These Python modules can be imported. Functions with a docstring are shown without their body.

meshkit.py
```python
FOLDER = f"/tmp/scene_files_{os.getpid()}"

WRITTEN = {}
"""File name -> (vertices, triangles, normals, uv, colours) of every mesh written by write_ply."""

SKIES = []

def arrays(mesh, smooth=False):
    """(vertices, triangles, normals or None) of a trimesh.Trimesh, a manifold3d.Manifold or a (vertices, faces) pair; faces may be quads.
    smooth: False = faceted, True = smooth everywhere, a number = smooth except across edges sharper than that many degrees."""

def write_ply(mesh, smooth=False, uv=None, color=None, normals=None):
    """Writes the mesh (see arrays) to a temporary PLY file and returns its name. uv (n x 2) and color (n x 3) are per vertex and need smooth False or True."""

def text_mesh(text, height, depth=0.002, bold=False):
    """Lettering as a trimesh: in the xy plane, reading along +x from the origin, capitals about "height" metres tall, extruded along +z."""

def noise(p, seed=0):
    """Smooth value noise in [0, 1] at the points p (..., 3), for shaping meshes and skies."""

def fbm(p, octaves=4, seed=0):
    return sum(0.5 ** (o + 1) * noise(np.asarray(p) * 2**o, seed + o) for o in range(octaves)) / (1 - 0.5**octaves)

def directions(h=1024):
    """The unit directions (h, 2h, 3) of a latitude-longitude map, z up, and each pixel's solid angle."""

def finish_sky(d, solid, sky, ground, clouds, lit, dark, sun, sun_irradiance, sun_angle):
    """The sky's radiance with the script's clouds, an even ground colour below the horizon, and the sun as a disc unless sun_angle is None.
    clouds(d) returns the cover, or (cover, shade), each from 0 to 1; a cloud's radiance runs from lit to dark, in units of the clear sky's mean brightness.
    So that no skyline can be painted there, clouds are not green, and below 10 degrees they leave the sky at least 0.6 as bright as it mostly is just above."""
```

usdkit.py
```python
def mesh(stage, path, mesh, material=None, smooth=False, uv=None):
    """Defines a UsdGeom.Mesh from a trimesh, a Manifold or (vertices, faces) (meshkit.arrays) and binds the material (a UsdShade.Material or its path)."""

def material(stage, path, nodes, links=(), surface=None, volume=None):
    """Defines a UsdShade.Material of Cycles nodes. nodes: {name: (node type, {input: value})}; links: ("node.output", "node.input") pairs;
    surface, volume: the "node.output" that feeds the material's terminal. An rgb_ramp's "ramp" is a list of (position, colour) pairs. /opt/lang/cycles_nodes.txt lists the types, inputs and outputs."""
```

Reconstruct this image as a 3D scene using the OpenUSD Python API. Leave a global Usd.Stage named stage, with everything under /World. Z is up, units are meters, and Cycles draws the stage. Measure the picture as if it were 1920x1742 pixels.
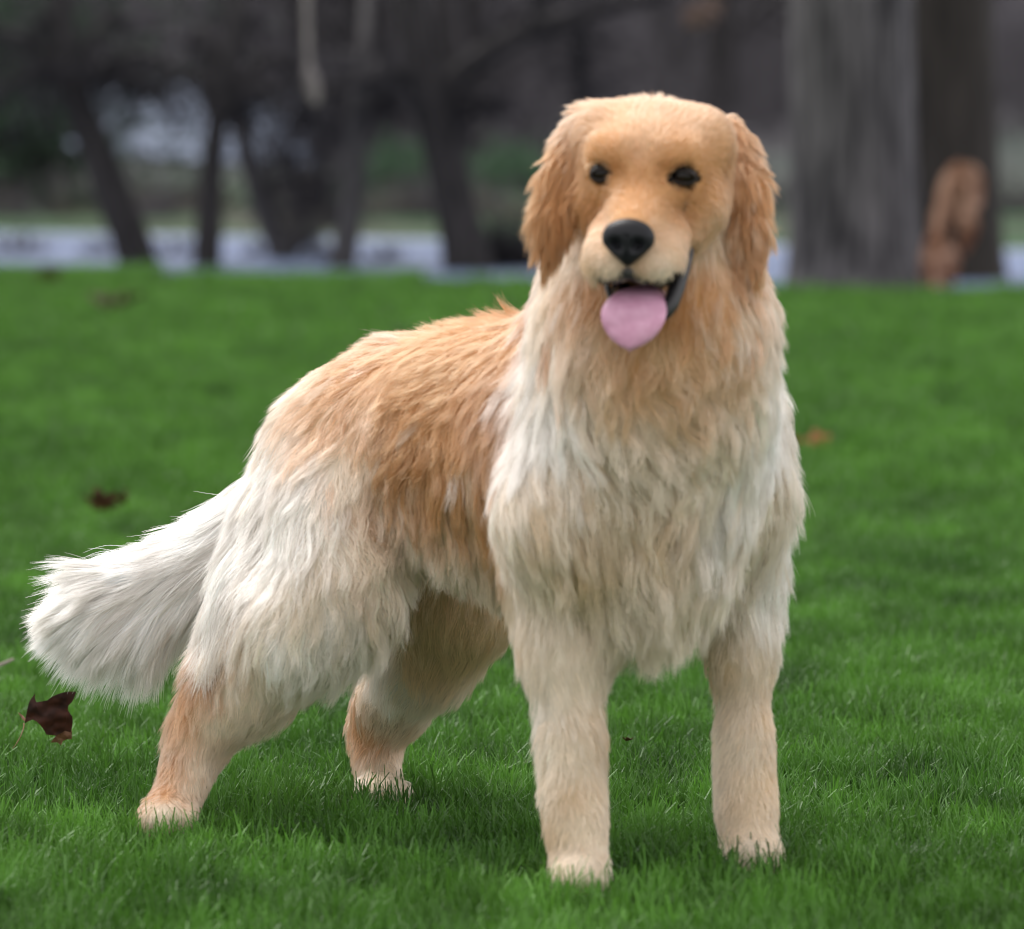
import math, random
import numpy as np
import trimesh
from scipy.spatial import cKDTree
from scipy.ndimage import map_coordinates, gaussian_filter
from pxr import Gf, Sdf, Usd, UsdGeom, UsdLux, UsdShade, Vt
import usdkit, meshkit

random.seed(3)
RNG = np.random.default_rng(7)
stage = Usd.Stage.CreateInMemory()
UsdGeom.SetStageUpAxis(stage, 'Z')
UsdGeom.SetStageMetersPerUnit(stage, 1.0)
UsdGeom.Xform.Define(stage, '/World')
UsdGeom.Scope.Define(stage, '/World/Looks')

# ------------------------------------------------------------------ camera, sky, sun, exposure
FPX, CU, CV = 8900.0, 960.0, 871.0            # focal length in pixels of the 1920 px wide picture
CAM = np.array([0.0, -5.0, 0.822])
PITCH = math.radians(-4.31)
cam = UsdGeom.Camera.Define(stage, '/World/camera')
cam.AddTranslateOp().Set(Gf.Vec3d(*CAM))
cam.AddRotateXOp().Set(90 + math.degrees(PITCH))
cam.CreateHorizontalApertureAttr(36.0)
cam.CreateVerticalApertureAttr(36.0 * 1742 / 1920)
cam.CreateFocalLengthAttr(36.0 * FPX / 1920)
cam.CreateFStopAttr(5.0)
cam.CreateFocusDistanceAttr(5.62)
cam.CreateExposureAttr(1.55)
cam.CreateClippingRangeAttr(Gf.Vec2f(0.1, 2000))

SUN_EL, SUN_AZ = math.radians(56), math.radians(-45)      # azimuth: atan2(x, y) of the direction towards the sun
usdkit.material(stage, '/World/Looks/sky_look', {
    'tc': ('texture_coordinate', {}),
    'sky': ('sky_texture', {'sky_type': 'single_scattering', 'sun_disc': False, 'sun_elevation': SUN_EL, 'sun_rotation': SUN_AZ}),
    'n': ('noise_texture', {'scale': 2.2, 'detail': 5.0, 'roughness': 0.55}),
    'r': ('rgb_ramp', {'ramp': [(0.3, (4.6, 4.55, 4.6)), (0.7, (6.9, 6.75, 6.75))]}),
    'm': ('mix', {'fac': 0.92}),
    'bg': ('background_shader', {'strength': 0.082})},
    [('tc.generated', 'n.vector'), ('n.fac', 'r.fac'), ('sky.color', 'm.color1'), ('r.color', 'm.color2'), ('m.color', 'bg.color')], surface='bg.background')
dome = UsdLux.DomeLight.Define(stage, '/World/sky')
UsdShade.MaterialBindingAPI.Apply(dome.GetPrim()).Bind(UsdShade.Material.Get(stage, '/World/Looks/sky_look'))
dome.GetPrim().SetCustomDataByKey('kind', 'structure')
sun = UsdLux.DistantLight.Define(stage, '/World/sun')
sun.CreateNormalizeAttr(True); sun.CreateIntensityAttr(0.34); sun.CreateAngleAttr(30.0)
sun.CreateColorAttr(Gf.Vec3f(1.0, 0.97, 0.93))
sd = np.array([math.sin(SUN_AZ) * math.cos(SUN_EL), math.cos(SUN_AZ) * math.cos(SUN_EL), math.sin(SUN_EL)])
zax = Gf.Vec3d(*sd); rot = Gf.Rotation(Gf.Vec3d(0, 0, 1), zax)
sun.AddTransformOp().Set(Gf.Matrix4d().SetRotate(rot))

# ------------------------------------------------------------------ helpers
CF = np.array([0, math.cos(PITCH), math.sin(PITCH)])
CUP = np.array([0, -math.sin(PITCH), math.cos(PITCH)])
CR = np.array([1.0, 0, 0])

def ray(u, v):
    d = CF + CR * ((u - CU) / FPX) + CUP * ((CV - v) / FPX)
    return d / np.linalg.norm(d)

def P(u, v, Y):
    """The point at world depth Y seen in direction (u, v)."""
    d = ray(u, v)
    return CAM + d * ((Y - CAM[1]) / d[1])

def ground(u, v, z=0.0):
    d = ray(u, v)
    return CAM + d * ((z - CAM[2]) / d[2])

def project(p):
    q = np.asarray(p, float) - CAM
    z = q @ CF
    return np.stack([CU + FPX * (q @ CR) / z, CV - FPX * (q @ CUP) / z, z], -1)

used = {}
def path_for(name, parent='/World'):
    k = f'{parent}/{name}'
    n = used.get(k, 0); used[k] = n + 1
    return k if n == 0 else f'{k}_{n:03d}'

def tag(prim, label=None, category=None, group=None, kind=None):
    prim = prim.GetPrim() if hasattr(prim, 'GetPrim') else prim
    for k, v in (('label', label), ('category', category), ('group', group), ('kind', kind)):
        if v: prim.SetCustomDataByKey(k, v)
    return prim

def thing(name, label, category, group=None, loc=(0, 0, 0)):
    x = UsdGeom.Xform.Define(stage, path_for(name))
    x.AddTranslateOp().Set(Gf.Vec3d(*map(float, loc)))
    tag(x, label, category, group)
    return str(x.GetPath())

def mesh(name, m, mat, parent='/World', smooth=False, **tags):
    g = usdkit.mesh(stage, path_for(name, parent), m, mat, smooth=smooth)
    if tags: tag(g, **tags)
    return g

def colors(prim, rgb, interp, name='tint'):
    UsdGeom.PrimvarsAPI(prim).CreatePrimvar(name, Sdf.ValueTypeNames.Color3fArray, interp).Set(Vt.Vec3fArray.FromNumpy(np.ascontiguousarray(rgb, np.float32)))

def curves(name, pts, widths, mat, parent, rgb=None, wrap=None):
    """pts (n, k, 3); widths (n, k)."""
    n, k = pts.shape[:2]
    c = UsdGeom.BasisCurves.Define(stage, path_for(name, parent))
    c.CreateTypeAttr('cubic'); c.CreateBasisAttr('catmullRom'); c.CreateWrapAttr('pinned')
    c.CreateCurveVertexCountsAttr(Vt.IntArray.FromNumpy(np.full(n, k, np.int32)))
    c.CreatePointsAttr(Vt.Vec3fArray.FromNumpy(pts.reshape(-1, 3).astype(np.float32)))
    c.CreateWidthsAttr(Vt.FloatArray.FromNumpy(np.ascontiguousarray(widths, np.float32).ravel())); c.SetWidthsInterpolation('vertex')
    if rgb is not None: colors(c, rgb, 'uniform')
    UsdShade.MaterialBindingAPI.Apply(c.GetPrim()).Bind(UsdShade.Material.Get(stage, mat))
    return c

def simple(name, color, rough=0.8, spec=0.3, **kw):
    usdkit.material(stage, f'/World/Looks/{name}', {'p': ('principled_bsdf', {'base_color': color, 'roughness': rough, 'specular_ior_level': spec, **kw})}, [], surface='p.BSDF')
    return f'/World/Looks/{name}'

def nrm(a):
    return a / (np.linalg.norm(a, axis=-1, keepdims=True) + 1e-12)

def noisy(name, c0, c1, scale, rough=0.85, bump=0.0, detail=4.0, stretch=(1, 1, 1), spec=0.25, lo=0.35, hi=0.65):
    nodes = {'g': ('geometry', {}), 'mp': ('mapping', {'scale': stretch}), 'n': ('noise_texture', {'scale': scale, 'detail': detail, 'roughness': 0.6}),
             'r': ('rgb_ramp', {'ramp': [(lo, c0), (hi, c1)]}), 'p': ('principled_bsdf', {'roughness': rough, 'specular_ior_level': spec})}
    links = [('g.position', 'mp.vector'), ('mp.vector', 'n.vector'), ('n.fac', 'r.fac'), ('r.color', 'p.base_color')]
    if bump:
        nodes['b'] = ('bump', {'strength': bump, 'distance': 0.02})
        links += [('n.fac', 'b.height'), ('b.normal', 'p.normal')]
    usdkit.material(stage, f'/World/Looks/{name}', nodes, links, surface='p.BSDF')
    return f'/World/Looks/{name}'

# ------------------------------------------------------------------ ground, road, hill
EDGE_A, EDGE_B = ground(0, 503), ground(1920, 545)                       # far edge of the lawn
def edge_y(x):
    return EDGE_A[1] + (x - EDGE_A[0]) * (EDGE_B[1] - EDGE_A[1]) / (EDGE_B[0] - EDGE_A[0])
usdkit.material(stage, '/World/Looks/turf_soil', {'g': ('geometry', {}), 'n': ('noise_texture', {'scale': 60.0, 'detail': 4.0}), 'n2': ('noise_texture', {'scale': 1.4, 'detail': 3.0}),
    'r': ('rgb_ramp', {'ramp': [(0.35, (0.02, 0.045, 0.008)), (0.65, (0.05, 0.11, 0.018))]}), 'r2': ('rgb_ramp', {'ramp': [(0.3, (0.8, 0.8, 0.8)), (0.7, (1.25, 1.2, 1.15))]}),
    'm': ('mix', {'mix_type': 'multiply', 'fac': 1.0}), 'p': ('principled_bsdf', {'roughness': 0.95, 'specular_ior_level': 0.1})},
    [('g.position', 'n.vector'), ('g.position', 'n2.vector'), ('n.fac', 'r.fac'), ('n2.fac', 'r2.fac'), ('r.color', 'm.color1'), ('r2.color', 'm.color2'), ('m.color', 'p.base_color')], surface='p.BSDF')
def sheet(name, xs, ys, z, mat, label=None, kind='structure', skew=True):
    X, Y = np.meshgrid(xs, ys, indexing='ij'); Yk = Y.copy()
    Z = z(X, Yk) if callable(z) else np.full(X.shape, float(z))
    V_ = np.stack([X, Yk, Z], -1).reshape(-1, 3); n, m = X.shape
    i, j = np.meshgrid(np.arange(n - 1), np.arange(m - 1), indexing='ij'); a = (i * m + j).ravel()
    return mesh(name, (V_, np.stack([a, a + m, a + m + 1, a + 1], 1)), mat, smooth=True, label=label, kind=kind)

# lawn soil: its far edge follows the slanted line
def strip(name, x0, x1, off0, off1, z0, z1, mat, nx=60, ny=6, **tags):
    """A sheet between two lines parallel to the lawn's far edge."""
    xs = np.linspace(x0, x1, nx); t = np.linspace(0, 1, ny)
    X, T = np.meshgrid(xs, t, indexing='ij')
    Y = edge_y(X) + off0 + (off1 - off0) * T
    Z = z0 + (z1 - z0) * T
    m = ny; i, j = np.meshgrid(np.arange(nx - 1), np.arange(ny - 1), indexing='ij'); a = (i * m + j).ravel()
    return mesh(name, (np.stack([X, Y, Z], -1).reshape(-1, 3), np.stack([a, a + m, a + m + 1, a + 1], 1)), mat, smooth=True, **tags)

strip('lawn', -30, 30, -60, 0, -0.012, -0.012, '/World/Looks/turf_soil', kind='structure')
strip('lawn_edge', -30, 30, 0, 0.25, -0.012, -0.055, noisy('edge_soil', (0.02, 0.02, 0.012), (0.05, 0.06, 0.02), 30), kind='structure')
strip('road', -40, 40, 0.25, 8.2, -0.055, -0.05, noisy('road_surface', (0.040, 0.064, 0.130), (0.098, 0.135, 0.245), 0.8, rough=0.6, bump=0.1, spec=0.4), kind='structure')
def hill_z(x, y):
    d = y - edge_y(x) - 8.2
    z = -0.046 + 0.0012 * d + 0.9 * np.clip((d - 26) / 14, 0, 1) ** 1.5 + 22 * np.clip((d - 44) / 80, 0, 1) ** 1.3
    return z + (meshkit.fbm(np.stack([x * 0.12, y * 0.12, 0 * x], -1), 3, 4) - 0.5) * np.clip(d / 30, 0, 1) * 1.2
xs, d_ = np.linspace(-60, 60, 100), np.concatenate([np.linspace(8.2, 55, 50), np.linspace(57, 240, 60)])
X, D = np.meshgrid(xs, d_, indexing='ij'); Yh = edge_y(X) + D
m_ = len(d_); i_, j_ = np.meshgrid(np.arange(len(xs) - 1), np.arange(m_ - 1), indexing='ij'); a_ = (i_ * m_ + j_).ravel()
usdkit.material(stage, '/World/Looks/hill_look', {'g': ('geometry', {}), 's': ('separate_xyz', {}), 'mr': ('map_range', {'from_min': 36.0, 'from_max': 62.0, 'to_min': 0.0, 'to_max': 1.0, 'clamp': True}),
    'n': ('noise_texture', {'scale': 0.7, 'detail': 4.0}), 'ng': ('noise_texture', {'scale': 0.35, 'detail': 3.0}),
    'rg': ('rgb_ramp', {'ramp': [(0.38, (0.062, 0.058, 0.048)), (0.48, (0.042, 0.062, 0.036)), (0.62, (0.030, 0.075, 0.032))]}),
    'rb': ('rgb_ramp', {'ramp': [(0.3, (0.036, 0.034, 0.040)), (0.7, (0.075, 0.070, 0.080))]}),
    'm': ('mix', {}), 'p': ('principled_bsdf', {'roughness': 0.95, 'specular_ior_level': 0.1})},
    [('g.position', 's.vector'), ('s.y', 'mr.value'), ('g.position', 'n.vector'), ('g.position', 'ng.vector'), ('ng.fac', 'rg.fac'), ('n.fac', 'rb.fac'), ('mr.result', 'm.fac'), ('rg.color', 'm.color1'), ('rb.color', 'm.color2'), ('m.color', 'p.base_color')], surface='p.BSDF')
mesh('hill', (np.stack([X, Yh, hill_z(X, Yh)], -1).reshape(-1, 3), np.stack([a_, a_ + m_, a_ + m_ + 1, a_ + 1], 1)), '/World/Looks/hill_look', smooth=True, kind='structure')
# a second paved way on the rising ground, left
xs = np.linspace(-16, -2.6, 30); t_ = np.linspace(0, 1, 8)
X, T = np.meshgrid(xs, t_, indexing='ij'); Yp = 58 + (X + 9) * -0.1 + T * 14
i_, j_ = np.meshgrid(np.arange(29), np.arange(7), indexing='ij'); a_ = (i_ * 8 + j_).ravel()
FAR_M = noisy('far_path_surface', (0.085, 0.11, 0.165), (0.15, 0.18, 0.25), 0.5, rough=0.7)
mesh('far_path', (np.stack([X, Yp, hill_z(X, Yp) + 0.06], -1).reshape(-1, 3), np.stack([a_, a_ + 8, a_ + 9, a_ + 1], 1)), FAR_M, smooth=True, kind='structure')

# ------------------------------------------------------------------ grass
usdkit.material(stage, '/World/Looks/grass_blade', {
    'g': ('geometry', {}), 'n': ('noise_texture', {'scale': 2.2, 'detail': 6.0, 'roughness': 0.75}), 'n2': ('noise_texture', {'scale': 9.0, 'detail': 2.0}),
    'r': ('rgb_ramp', {'ramp': [(0.0, (0.045, 0.105, 0.018)), (0.25, (0.105, 0.240, 0.048)), (0.60, (0.185, 0.375, 0.085)), (0.80, (0.255, 0.470, 0.130)), (0.89, (0.32, 0.53, 0.19)), (0.905, (0.42, 0.56, 0.24)), (0.965, (0.48, 0.55, 0.30)), (0.975, (0.50, 0.42, 0.23)), (1.0, (0.56, 0.46, 0.28))]}),
    'tone': ('rgb_ramp', {'ramp': [(0.36, (0.52, 0.57, 0.55)), (0.64, (1.50, 1.42, 1.35))]}), 'tone2': ('rgb_ramp', {'ramp': [(0.34, (0.96, 1.06, 0.86)), (0.66, (1.78, 1.98, 1.6))]}),
    'm': ('mix', {'mix_type': 'multiply', 'fac': 1.0}), 'm2': ('mix', {'mix_type': 'multiply', 'fac': 1.0}),
    'p': ('principled_bsdf', {'roughness': 0.45, 'specular_ior_level': 0.3}), 't': ('translucent_bsdf', {}), 'mx': ('mix_closure', {'fac': 0.35})},
    [('g.random_per_island', 'r.fac'), ('g.position', 'n.vector'), ('g.position', 'n2.vector'), ('n.fac', 'tone.fac'), ('n2.fac', 'tone2.fac'), ('r.color', 'm.color1'), ('tone.color', 'm.color2'), ('m.color', 'm2.color1'), ('tone2.color', 'm2.color2'),
     ('m2.color', 'p.base_color'), ('m2.color', 't.color'), ('p.BSDF', 'mx.closure1'), ('t.BSDF', 'mx.closure2')], surface='mx.closure')

def grass_tile(n, size, h0, h1, w0, w1, segs, rng):
    base = np.stack([rng.uniform(-size / 2, size / 2, n), rng.uniform(-size / 2, size / 2, n), np.zeros(n)], 1)
    cl = rng.uniform(-size / 2, size / 2, (max(8, n // 14), 2))                 # tufts
    k = cKDTree(cl).query(base[:, :2])[1]; pull = rng.uniform(0, .75, n)[:, None]
    base[:, :2] = base[:, :2] * (1 - pull) + cl[k] * pull
    az = rng.uniform(0, 2 * np.pi, n); h = rng.uniform(h0, h1, n) * rng.choice([1, 1, 1, 1, 0.6, 1.25], n) * (0.8 + 0.4 * meshkit.noise(base / size * 5, 4)); w = rng.uniform(w0, w1, n)
    lean = np.abs(rng.normal(0.0, 0.30, n)); bend = np.abs(rng.normal(0.35, 0.4, n)) + (rng.random(n) < 0.07) * rng.uniform(0.8, 1.6, n)
    d = np.stack([np.cos(az), np.sin(az)], 1)
    fa = az + np.pi / 2 + rng.normal(0, .5, n); s = np.stack([np.cos(fa), np.sin(fa), np.zeros(n)], 1)
    pts, p, ang = [], base.copy(), lean.copy()
    t = np.linspace(0, 1, segs + 1)
    for q in range(segs + 1):
        pts.append(p.copy())
        step = h / segs
        p = p + np.stack([d[:, 0] * np.sin(ang) * step, d[:, 1] * np.sin(ang) * step, np.cos(ang) * step], 1)
        ang = ang + bend / segs * (1 + q)
    blunt = rng.random(n) < 0.45                                              # mown tips are cut square
    V_, nv = [], 2 * (segs + 1)
    for q in range(segs + 1):
        ww = w * np.interp(t[q], [0, .3, 1], [0.8, 1, 0.08]); ww = np.where(blunt, w * np.interp(t[q], [0, .3, 1], [0.85, 1, 0.6]), ww)
        V_ += [pts[q] - s * ww[:, None] / 2, pts[q] + s * ww[:, None] / 2]
    V_ = np.stack(V_, 1).reshape(-1, 3)
    f = []
    for q in range(segs):
        a = 2 * q; f += [[a, a + 1, a + 3], [a, a + 3, a + 2]]
    f = (np.array(f)[None] + (np.arange(n) * nv)[:, None, None]).reshape(-1, 3)
    return V_, f

pi_path = path_for('grass')
pi = UsdGeom.PointInstancer.Define(stage, pi_path)
tag(pi, 'mown green lawn grass with pale cut tips', 'grass', kind='stuff')
protos, rng_g = [], np.random.default_rng(11)
ZONES = [  # near limit, far limit (world y), tile size, blades, height, width, segments, variants
    (-2.2, 4.6, 0.25, 1700, 0.028, 0.052, 0.0015, 0.0028, 3, 7),
    (4.6, 11.0, 0.5, 2200, 0.035, 0.062, 0.0024, 0.0045, 2, 5),
    (11.0, 23.0, 1.0, 3600, 0.036, 0.065, 0.0045, 0.008, 2, 4)]
pos, idx, ori = [], [], []
for zi, (y0, y1, size, nb, h0, h1, w0, w1, sg, nv) in enumerate(ZONES):
    first = len(protos)
    for k in range(nv):
        q = f'{pi_path}/tuft_{zi}_{k}'
        usdkit.mesh(stage, q, grass_tile(nb, size * 1.12, h0, h1, w0, w1, sg, rng_g), '/World/Looks/grass_blade')
        protos.append(q)
    for yy in np.arange(y0, y1, size) + size / 2:
        half = (yy + 5) * CU / FPX * 1.04 + 2.6 + 0.22 * max(yy, 0)
        for xx in np.arange(-half, half + size, size):
            if yy + size / 2 < edge_y(xx) + 0.1:
                pos.append((xx, yy, -0.012)); idx.append(first + rng_g.integers(nv)); ori.append(rng_g.integers(4) * 90)
pi.CreatePrototypesRel().SetTargets([Sdf.Path(p) for p in protos])
pi.CreatePositionsAttr(Vt.Vec3fArray.FromNumpy(np.array(pos, np.float32)))
pi.CreateProtoIndicesAttr(Vt.IntArray.FromNumpy(np.array(idx, np.int32)))
pi.CreateOrientationsAttr(Vt.QuathArray([Gf.Quath(math.cos(math.radians(a) / 2), 0, 0, math.sin(math.radians(a) / 2)) for a in ori]))

# ------------------------------------------------------------------ trees
def bark(name, c0, c1, scale, bump=0.6):
    return noisy(name, c0, c1, scale, rough=0.92, bump=bump, stretch=(1, 1, 0.16), detail=6)
BARK_DARK = bark('bark_dark', (0.012, 0.011, 0.012), (0.030, 0.027, 0.028), 30)
BARK_GREY = bark('bark_grey', (0.034, 0.032, 0.034), (0.068, 0.064, 0.066), 30)
BARK_OLD = noisy('bark_old', (0.020, 0.019, 0.021), (0.110, 0.103, 0.107), 22, rough=0.95, bump=1.0, stretch=(1, 1, 0.08), detail=8, lo=0.38, hi=0.62)
BARK_BROWN = bark('bark_brown', (0.014, 0.012, 0.010), (0.032, 0.027, 0.023), 12)
TWIG = simple('twig', (0.032, 0.030, 0.034), 0.9, 0.1)
TWIG_GREY = simple('twig_grey', (0.065, 0.060, 0.066), 0.9, 0.1)

def limb(pts, rad, sides=14, ridge=0.0, seed=0, per=10):
    from scipy.interpolate import CubicSpline
    pts = np.array(pts, float); s = np.linspace(0, 1, len(pts)); n = per * (len(pts) - 1) + 1; S = np.linspace(0, 1, n)
    c = CubicSpline(s, pts)(S) if len(pts) > 2 else pts[0] + (pts[1] - pts[0]) * S[:, None]
    r = np.interp(S, s, rad)
    t = nrm(np.gradient(c, axis=0)); a = nrm(np.cross(t, [0.3, 1, 0.1])); b = np.cross(t, a)
    th = np.linspace(0, 2 * np.pi, sides, endpoint=False)
    ring = np.cos(th)[None, :, None] * a[:, None] + np.sin(th)[None, :, None] * b[:, None]
    rr = np.repeat(r[:, None], sides, 1)
    if ridge:
        L = np.concatenate([[0], np.cumsum(np.linalg.norm(np.diff(c, axis=0), axis=1))])
        q = np.stack([np.cos(th)[None] * 7 + 0 * L[:, None], np.sin(th)[None] * 7 + 0 * L[:, None], L[:, None] * 2.2 + 0 * th[None]], -1)
        f = meshkit.fbm(q, 3, seed); g = np.abs(meshkit.noise(q * [1.2, 1.2, 0.9], seed + 3) - 0.5) * 2
        rr = rr * (1 + ridge * (f - 0.5) * 1.2) - ridge * r[:, None] * 0.8 * np.clip(0.25 - g, 0, 1)
    V_ = c[:, None] + ring * rr[..., None]
    i, j = np.meshgrid(np.arange(n - 1), np.arange(sides), indexing='ij')
    q = np.stack([i * sides + j, i * sides + (j + 1) % sides, (i + 1) * sides + (j + 1) % sides, (i + 1) * sides + j], -1).reshape(-1, 4)
    V_ = np.vstack([V_.reshape(-1, 3), c[:1], c[-1:]]); N = n * sides
    caps = np.vstack([[[N, (k + 1) % sides, k] for k in range(sides)], [[N + 1, (n - 1) * sides + k, (n - 1) * sides + (k + 1) % sides] for k in range(sides)]])
    return V_, np.vstack([q[:, [0, 1, 2]], q[:, [0, 2, 3]], caps])

def twigs(name, parent, starts, n, length, width, mat, rng, droop=0.25, k=6, spread=1.0, up=0.2):
    """n thin crooked twigs that leave the limbs at random points."""
    st = starts[rng.integers(len(starts), size=n)]
    d = rng.normal(0, 1, (n, 3)) * [spread, spread, 0.6] + [0, 0, up]; d = nrm(d)
    L = rng.uniform(0.4, 1.0, n) * length
    pts = np.zeros((n, k, 3)); pts[:, 0] = st; p = st.copy()
    for i in range(1, k):
        d = nrm(d + rng.normal(0, 0.32, (n, 3)) + [0, 0, -droop * 0.5])
        p = p + d * (L / (k - 1))[:, None]; pts[:, i] = p
    pts[..., 2] = np.maximum(pts[..., 2], 0.02)
    w = np.broadcast_to(width * np.linspace(1, 0.35, k)[None], (n, k)) * rng.uniform(.6, 1.3, (n, 1))
    c = curves(name, pts, w, mat, parent)
    return c, pts

def tree(label, trunk, branches, mat, twig_mat, n_tw, tw_len, tw_w, seed, group=None, ridge=0.12, sides=18, droop=0.25, low=None, name='bare_tree', category='tree', spread=1.0, up=0.2):
    """trunk, branches: lists of (u, v, y, radius in px) or world (x, y, z, 'w', r)."""
    rng = np.random.default_rng(seed)
    def conv(ch):
        pts, rad = [], []
        for q in ch:
            if len(q) == 5: pts.append(q[:3]); rad.append(q[4])
            else: pts.append(P(q[0], q[1], q[2])); rad.append(q[3] / FPX * (q[2] + 5))
        return np.array(pts), rad
    tp, tr = conv(trunk)
    o = thing(name, label, category, group, tp[0])
    loc = tp[0]
    def put(nm, m, mt):
        v, f = m
        return mesh(nm, (v - loc, f), mt, o, smooth=True)
    put('trunk', limb(tp, tr, sides, ridge, seed, per=22 if sides > 40 else 10), mat)
    starts = []
    for b in branches:
        bp, br = conv(b)
        m = limb(bp, br, 9, 0.05, seed + 1)
        put('branch', m, mat)
        nn = 30; s = np.linspace(0, 1, len(bp)); S = np.linspace(0.15, 1, nn)
        starts.append(np.stack([np.interp(S, s, bp[:, i]) for i in range(3)], 1))
    if n_tw:
        c, pts = twigs('twigs', o, np.vstack(starts) - loc, n_tw, tw_len, tw_w, twig_mat, rng, droop, spread=spread, up=up)
        tag(c, kind='stuff')
    return o

def gz(x, y):
    return float(hill_z(np.array([x]), np.array([y]))[0]) if y > edge_y(x) + 8.2 else (0.0 if y < edge_y(x) else -0.055)
def at_ground(u, v, y, dv=0):
    return P(u, v, y)
def crown(u0, u1, y, v0, v1, n, seed, r=9):
    """low crooked limbs that cover the band between two heights."""
    rng = np.random.default_rng(seed); out = []
    for i in range(n):
        a = (rng.uniform(u0, u1), rng.uniform(v0, v1), y + rng.uniform(-.6, .6))
        out.append(a)
    return out
def low_limbs(root, targets, r0=16, r1=5):
    out = []
    for t in targets:
        m = ((root[0] + t[0]) / 2 + 10, min(root[1], t[1]) - 25, (root[2] + t[2]) / 2)
        out.append([(root[0], root[1], root[2], r0), (m[0], m[1], m[2], (r0 + r1) / 2), (t[0], t[1], t[2], r1)])
    return out

YA = 21.6
tree('dark slim tree leaning left at the lawn edge, leftmost trunk', [(268, 516, YA, 40), (215, 370, YA, 34), (160, 230, YA, 31), (120, 90, YA, 25), (110, -150, YA, 20), (90, -500, YA, 12)],
     low_limbs((140, 170, YA), [(-60, 230, YA), (20, 160, YA + .4), (290, 190, YA), (330, 130, YA - .4), (60, 60, YA), (240, 60, YA + .5), (-120, 90, YA), (330, 240, YA - .2)]), BARK_DARK, TWIG, 420, 0.55, 0.011, 21)
tree('dark upright tree trunk right of the leaning one', [(384, 522, YA - .4, 29), (392, 420, YA - .4, 26), (398, 310, YA - .4, 22), (415, 190, YA - .4, 20), (440, 60, YA - .4, 17), (470, -250, YA, 12)],
     low_limbs((405, 230, YA - .4), [(300, 170, YA), (520, 190, YA - .6), (350, 90, YA), (470, 240, YA - .3), (560, 140, YA), (640, 190, YA), (470, 60, YA + .3)]), BARK_DARK, TWIG, 360, 0.5, 0.011, 22)
YC = 22.4
tree('grey forked tree spreading in a V from the lawn edge', [(537, 525, YC, 30), (527, 470, YC, 26), (500, 400, YC, 24), (470, 310, YC, 20), (440, 200, YC, 14), (420, 60, YC, 10)],
     [[(532, 490, YC, 17), (565, 420, YC, 15), (600, 330, YC + .2, 14), (620, 240, YC + .2, 12), (650, 100, YC, 9)]] + [[(520, 470, YC, 9), (560, 380, YC + .3, 8), (545, 290, YC, 6), (560, 200, YC, 4)], [(500, 410, YC, 9), (515, 330, YC, 7), (500, 250, YC, 5)], [(570, 410, YC, 9), (610, 360, YC, 7), (660, 300, YC, 5)], [(540, 480, YC, 9), (600, 430, YC, 7), (640, 380, YC + .2, 5), (660, 300, YC + .2, 3)]] + low_limbs((600, 330, YC), [(560, 240, YC), (520, 210, YC), (680, 240, YC + .3)], 8, 3), BARK_GREY, TWIG_GREY, 700, 0.42, 0.010, 23)
tree('thin grey-brown tree trunk left of the stout dark tree', [(636, 535, YA - .7, 27), (652, 430, YA - .7, 24), (664, 330, YA - .7, 19), (668, 230, YA - .7, 16), (680, 120, YA - .7, 13), (690, -100, YA, 9)],
     low_limbs((668, 250, YA - .7), [(600, 190, YA), (740, 200, YA - .5), (720, 150, YA), (560, 230, YA)], 9, 4), BARK_GREY, TWIG, 380, 0.5, 0.010, 24)
YE = 20.6
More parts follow.
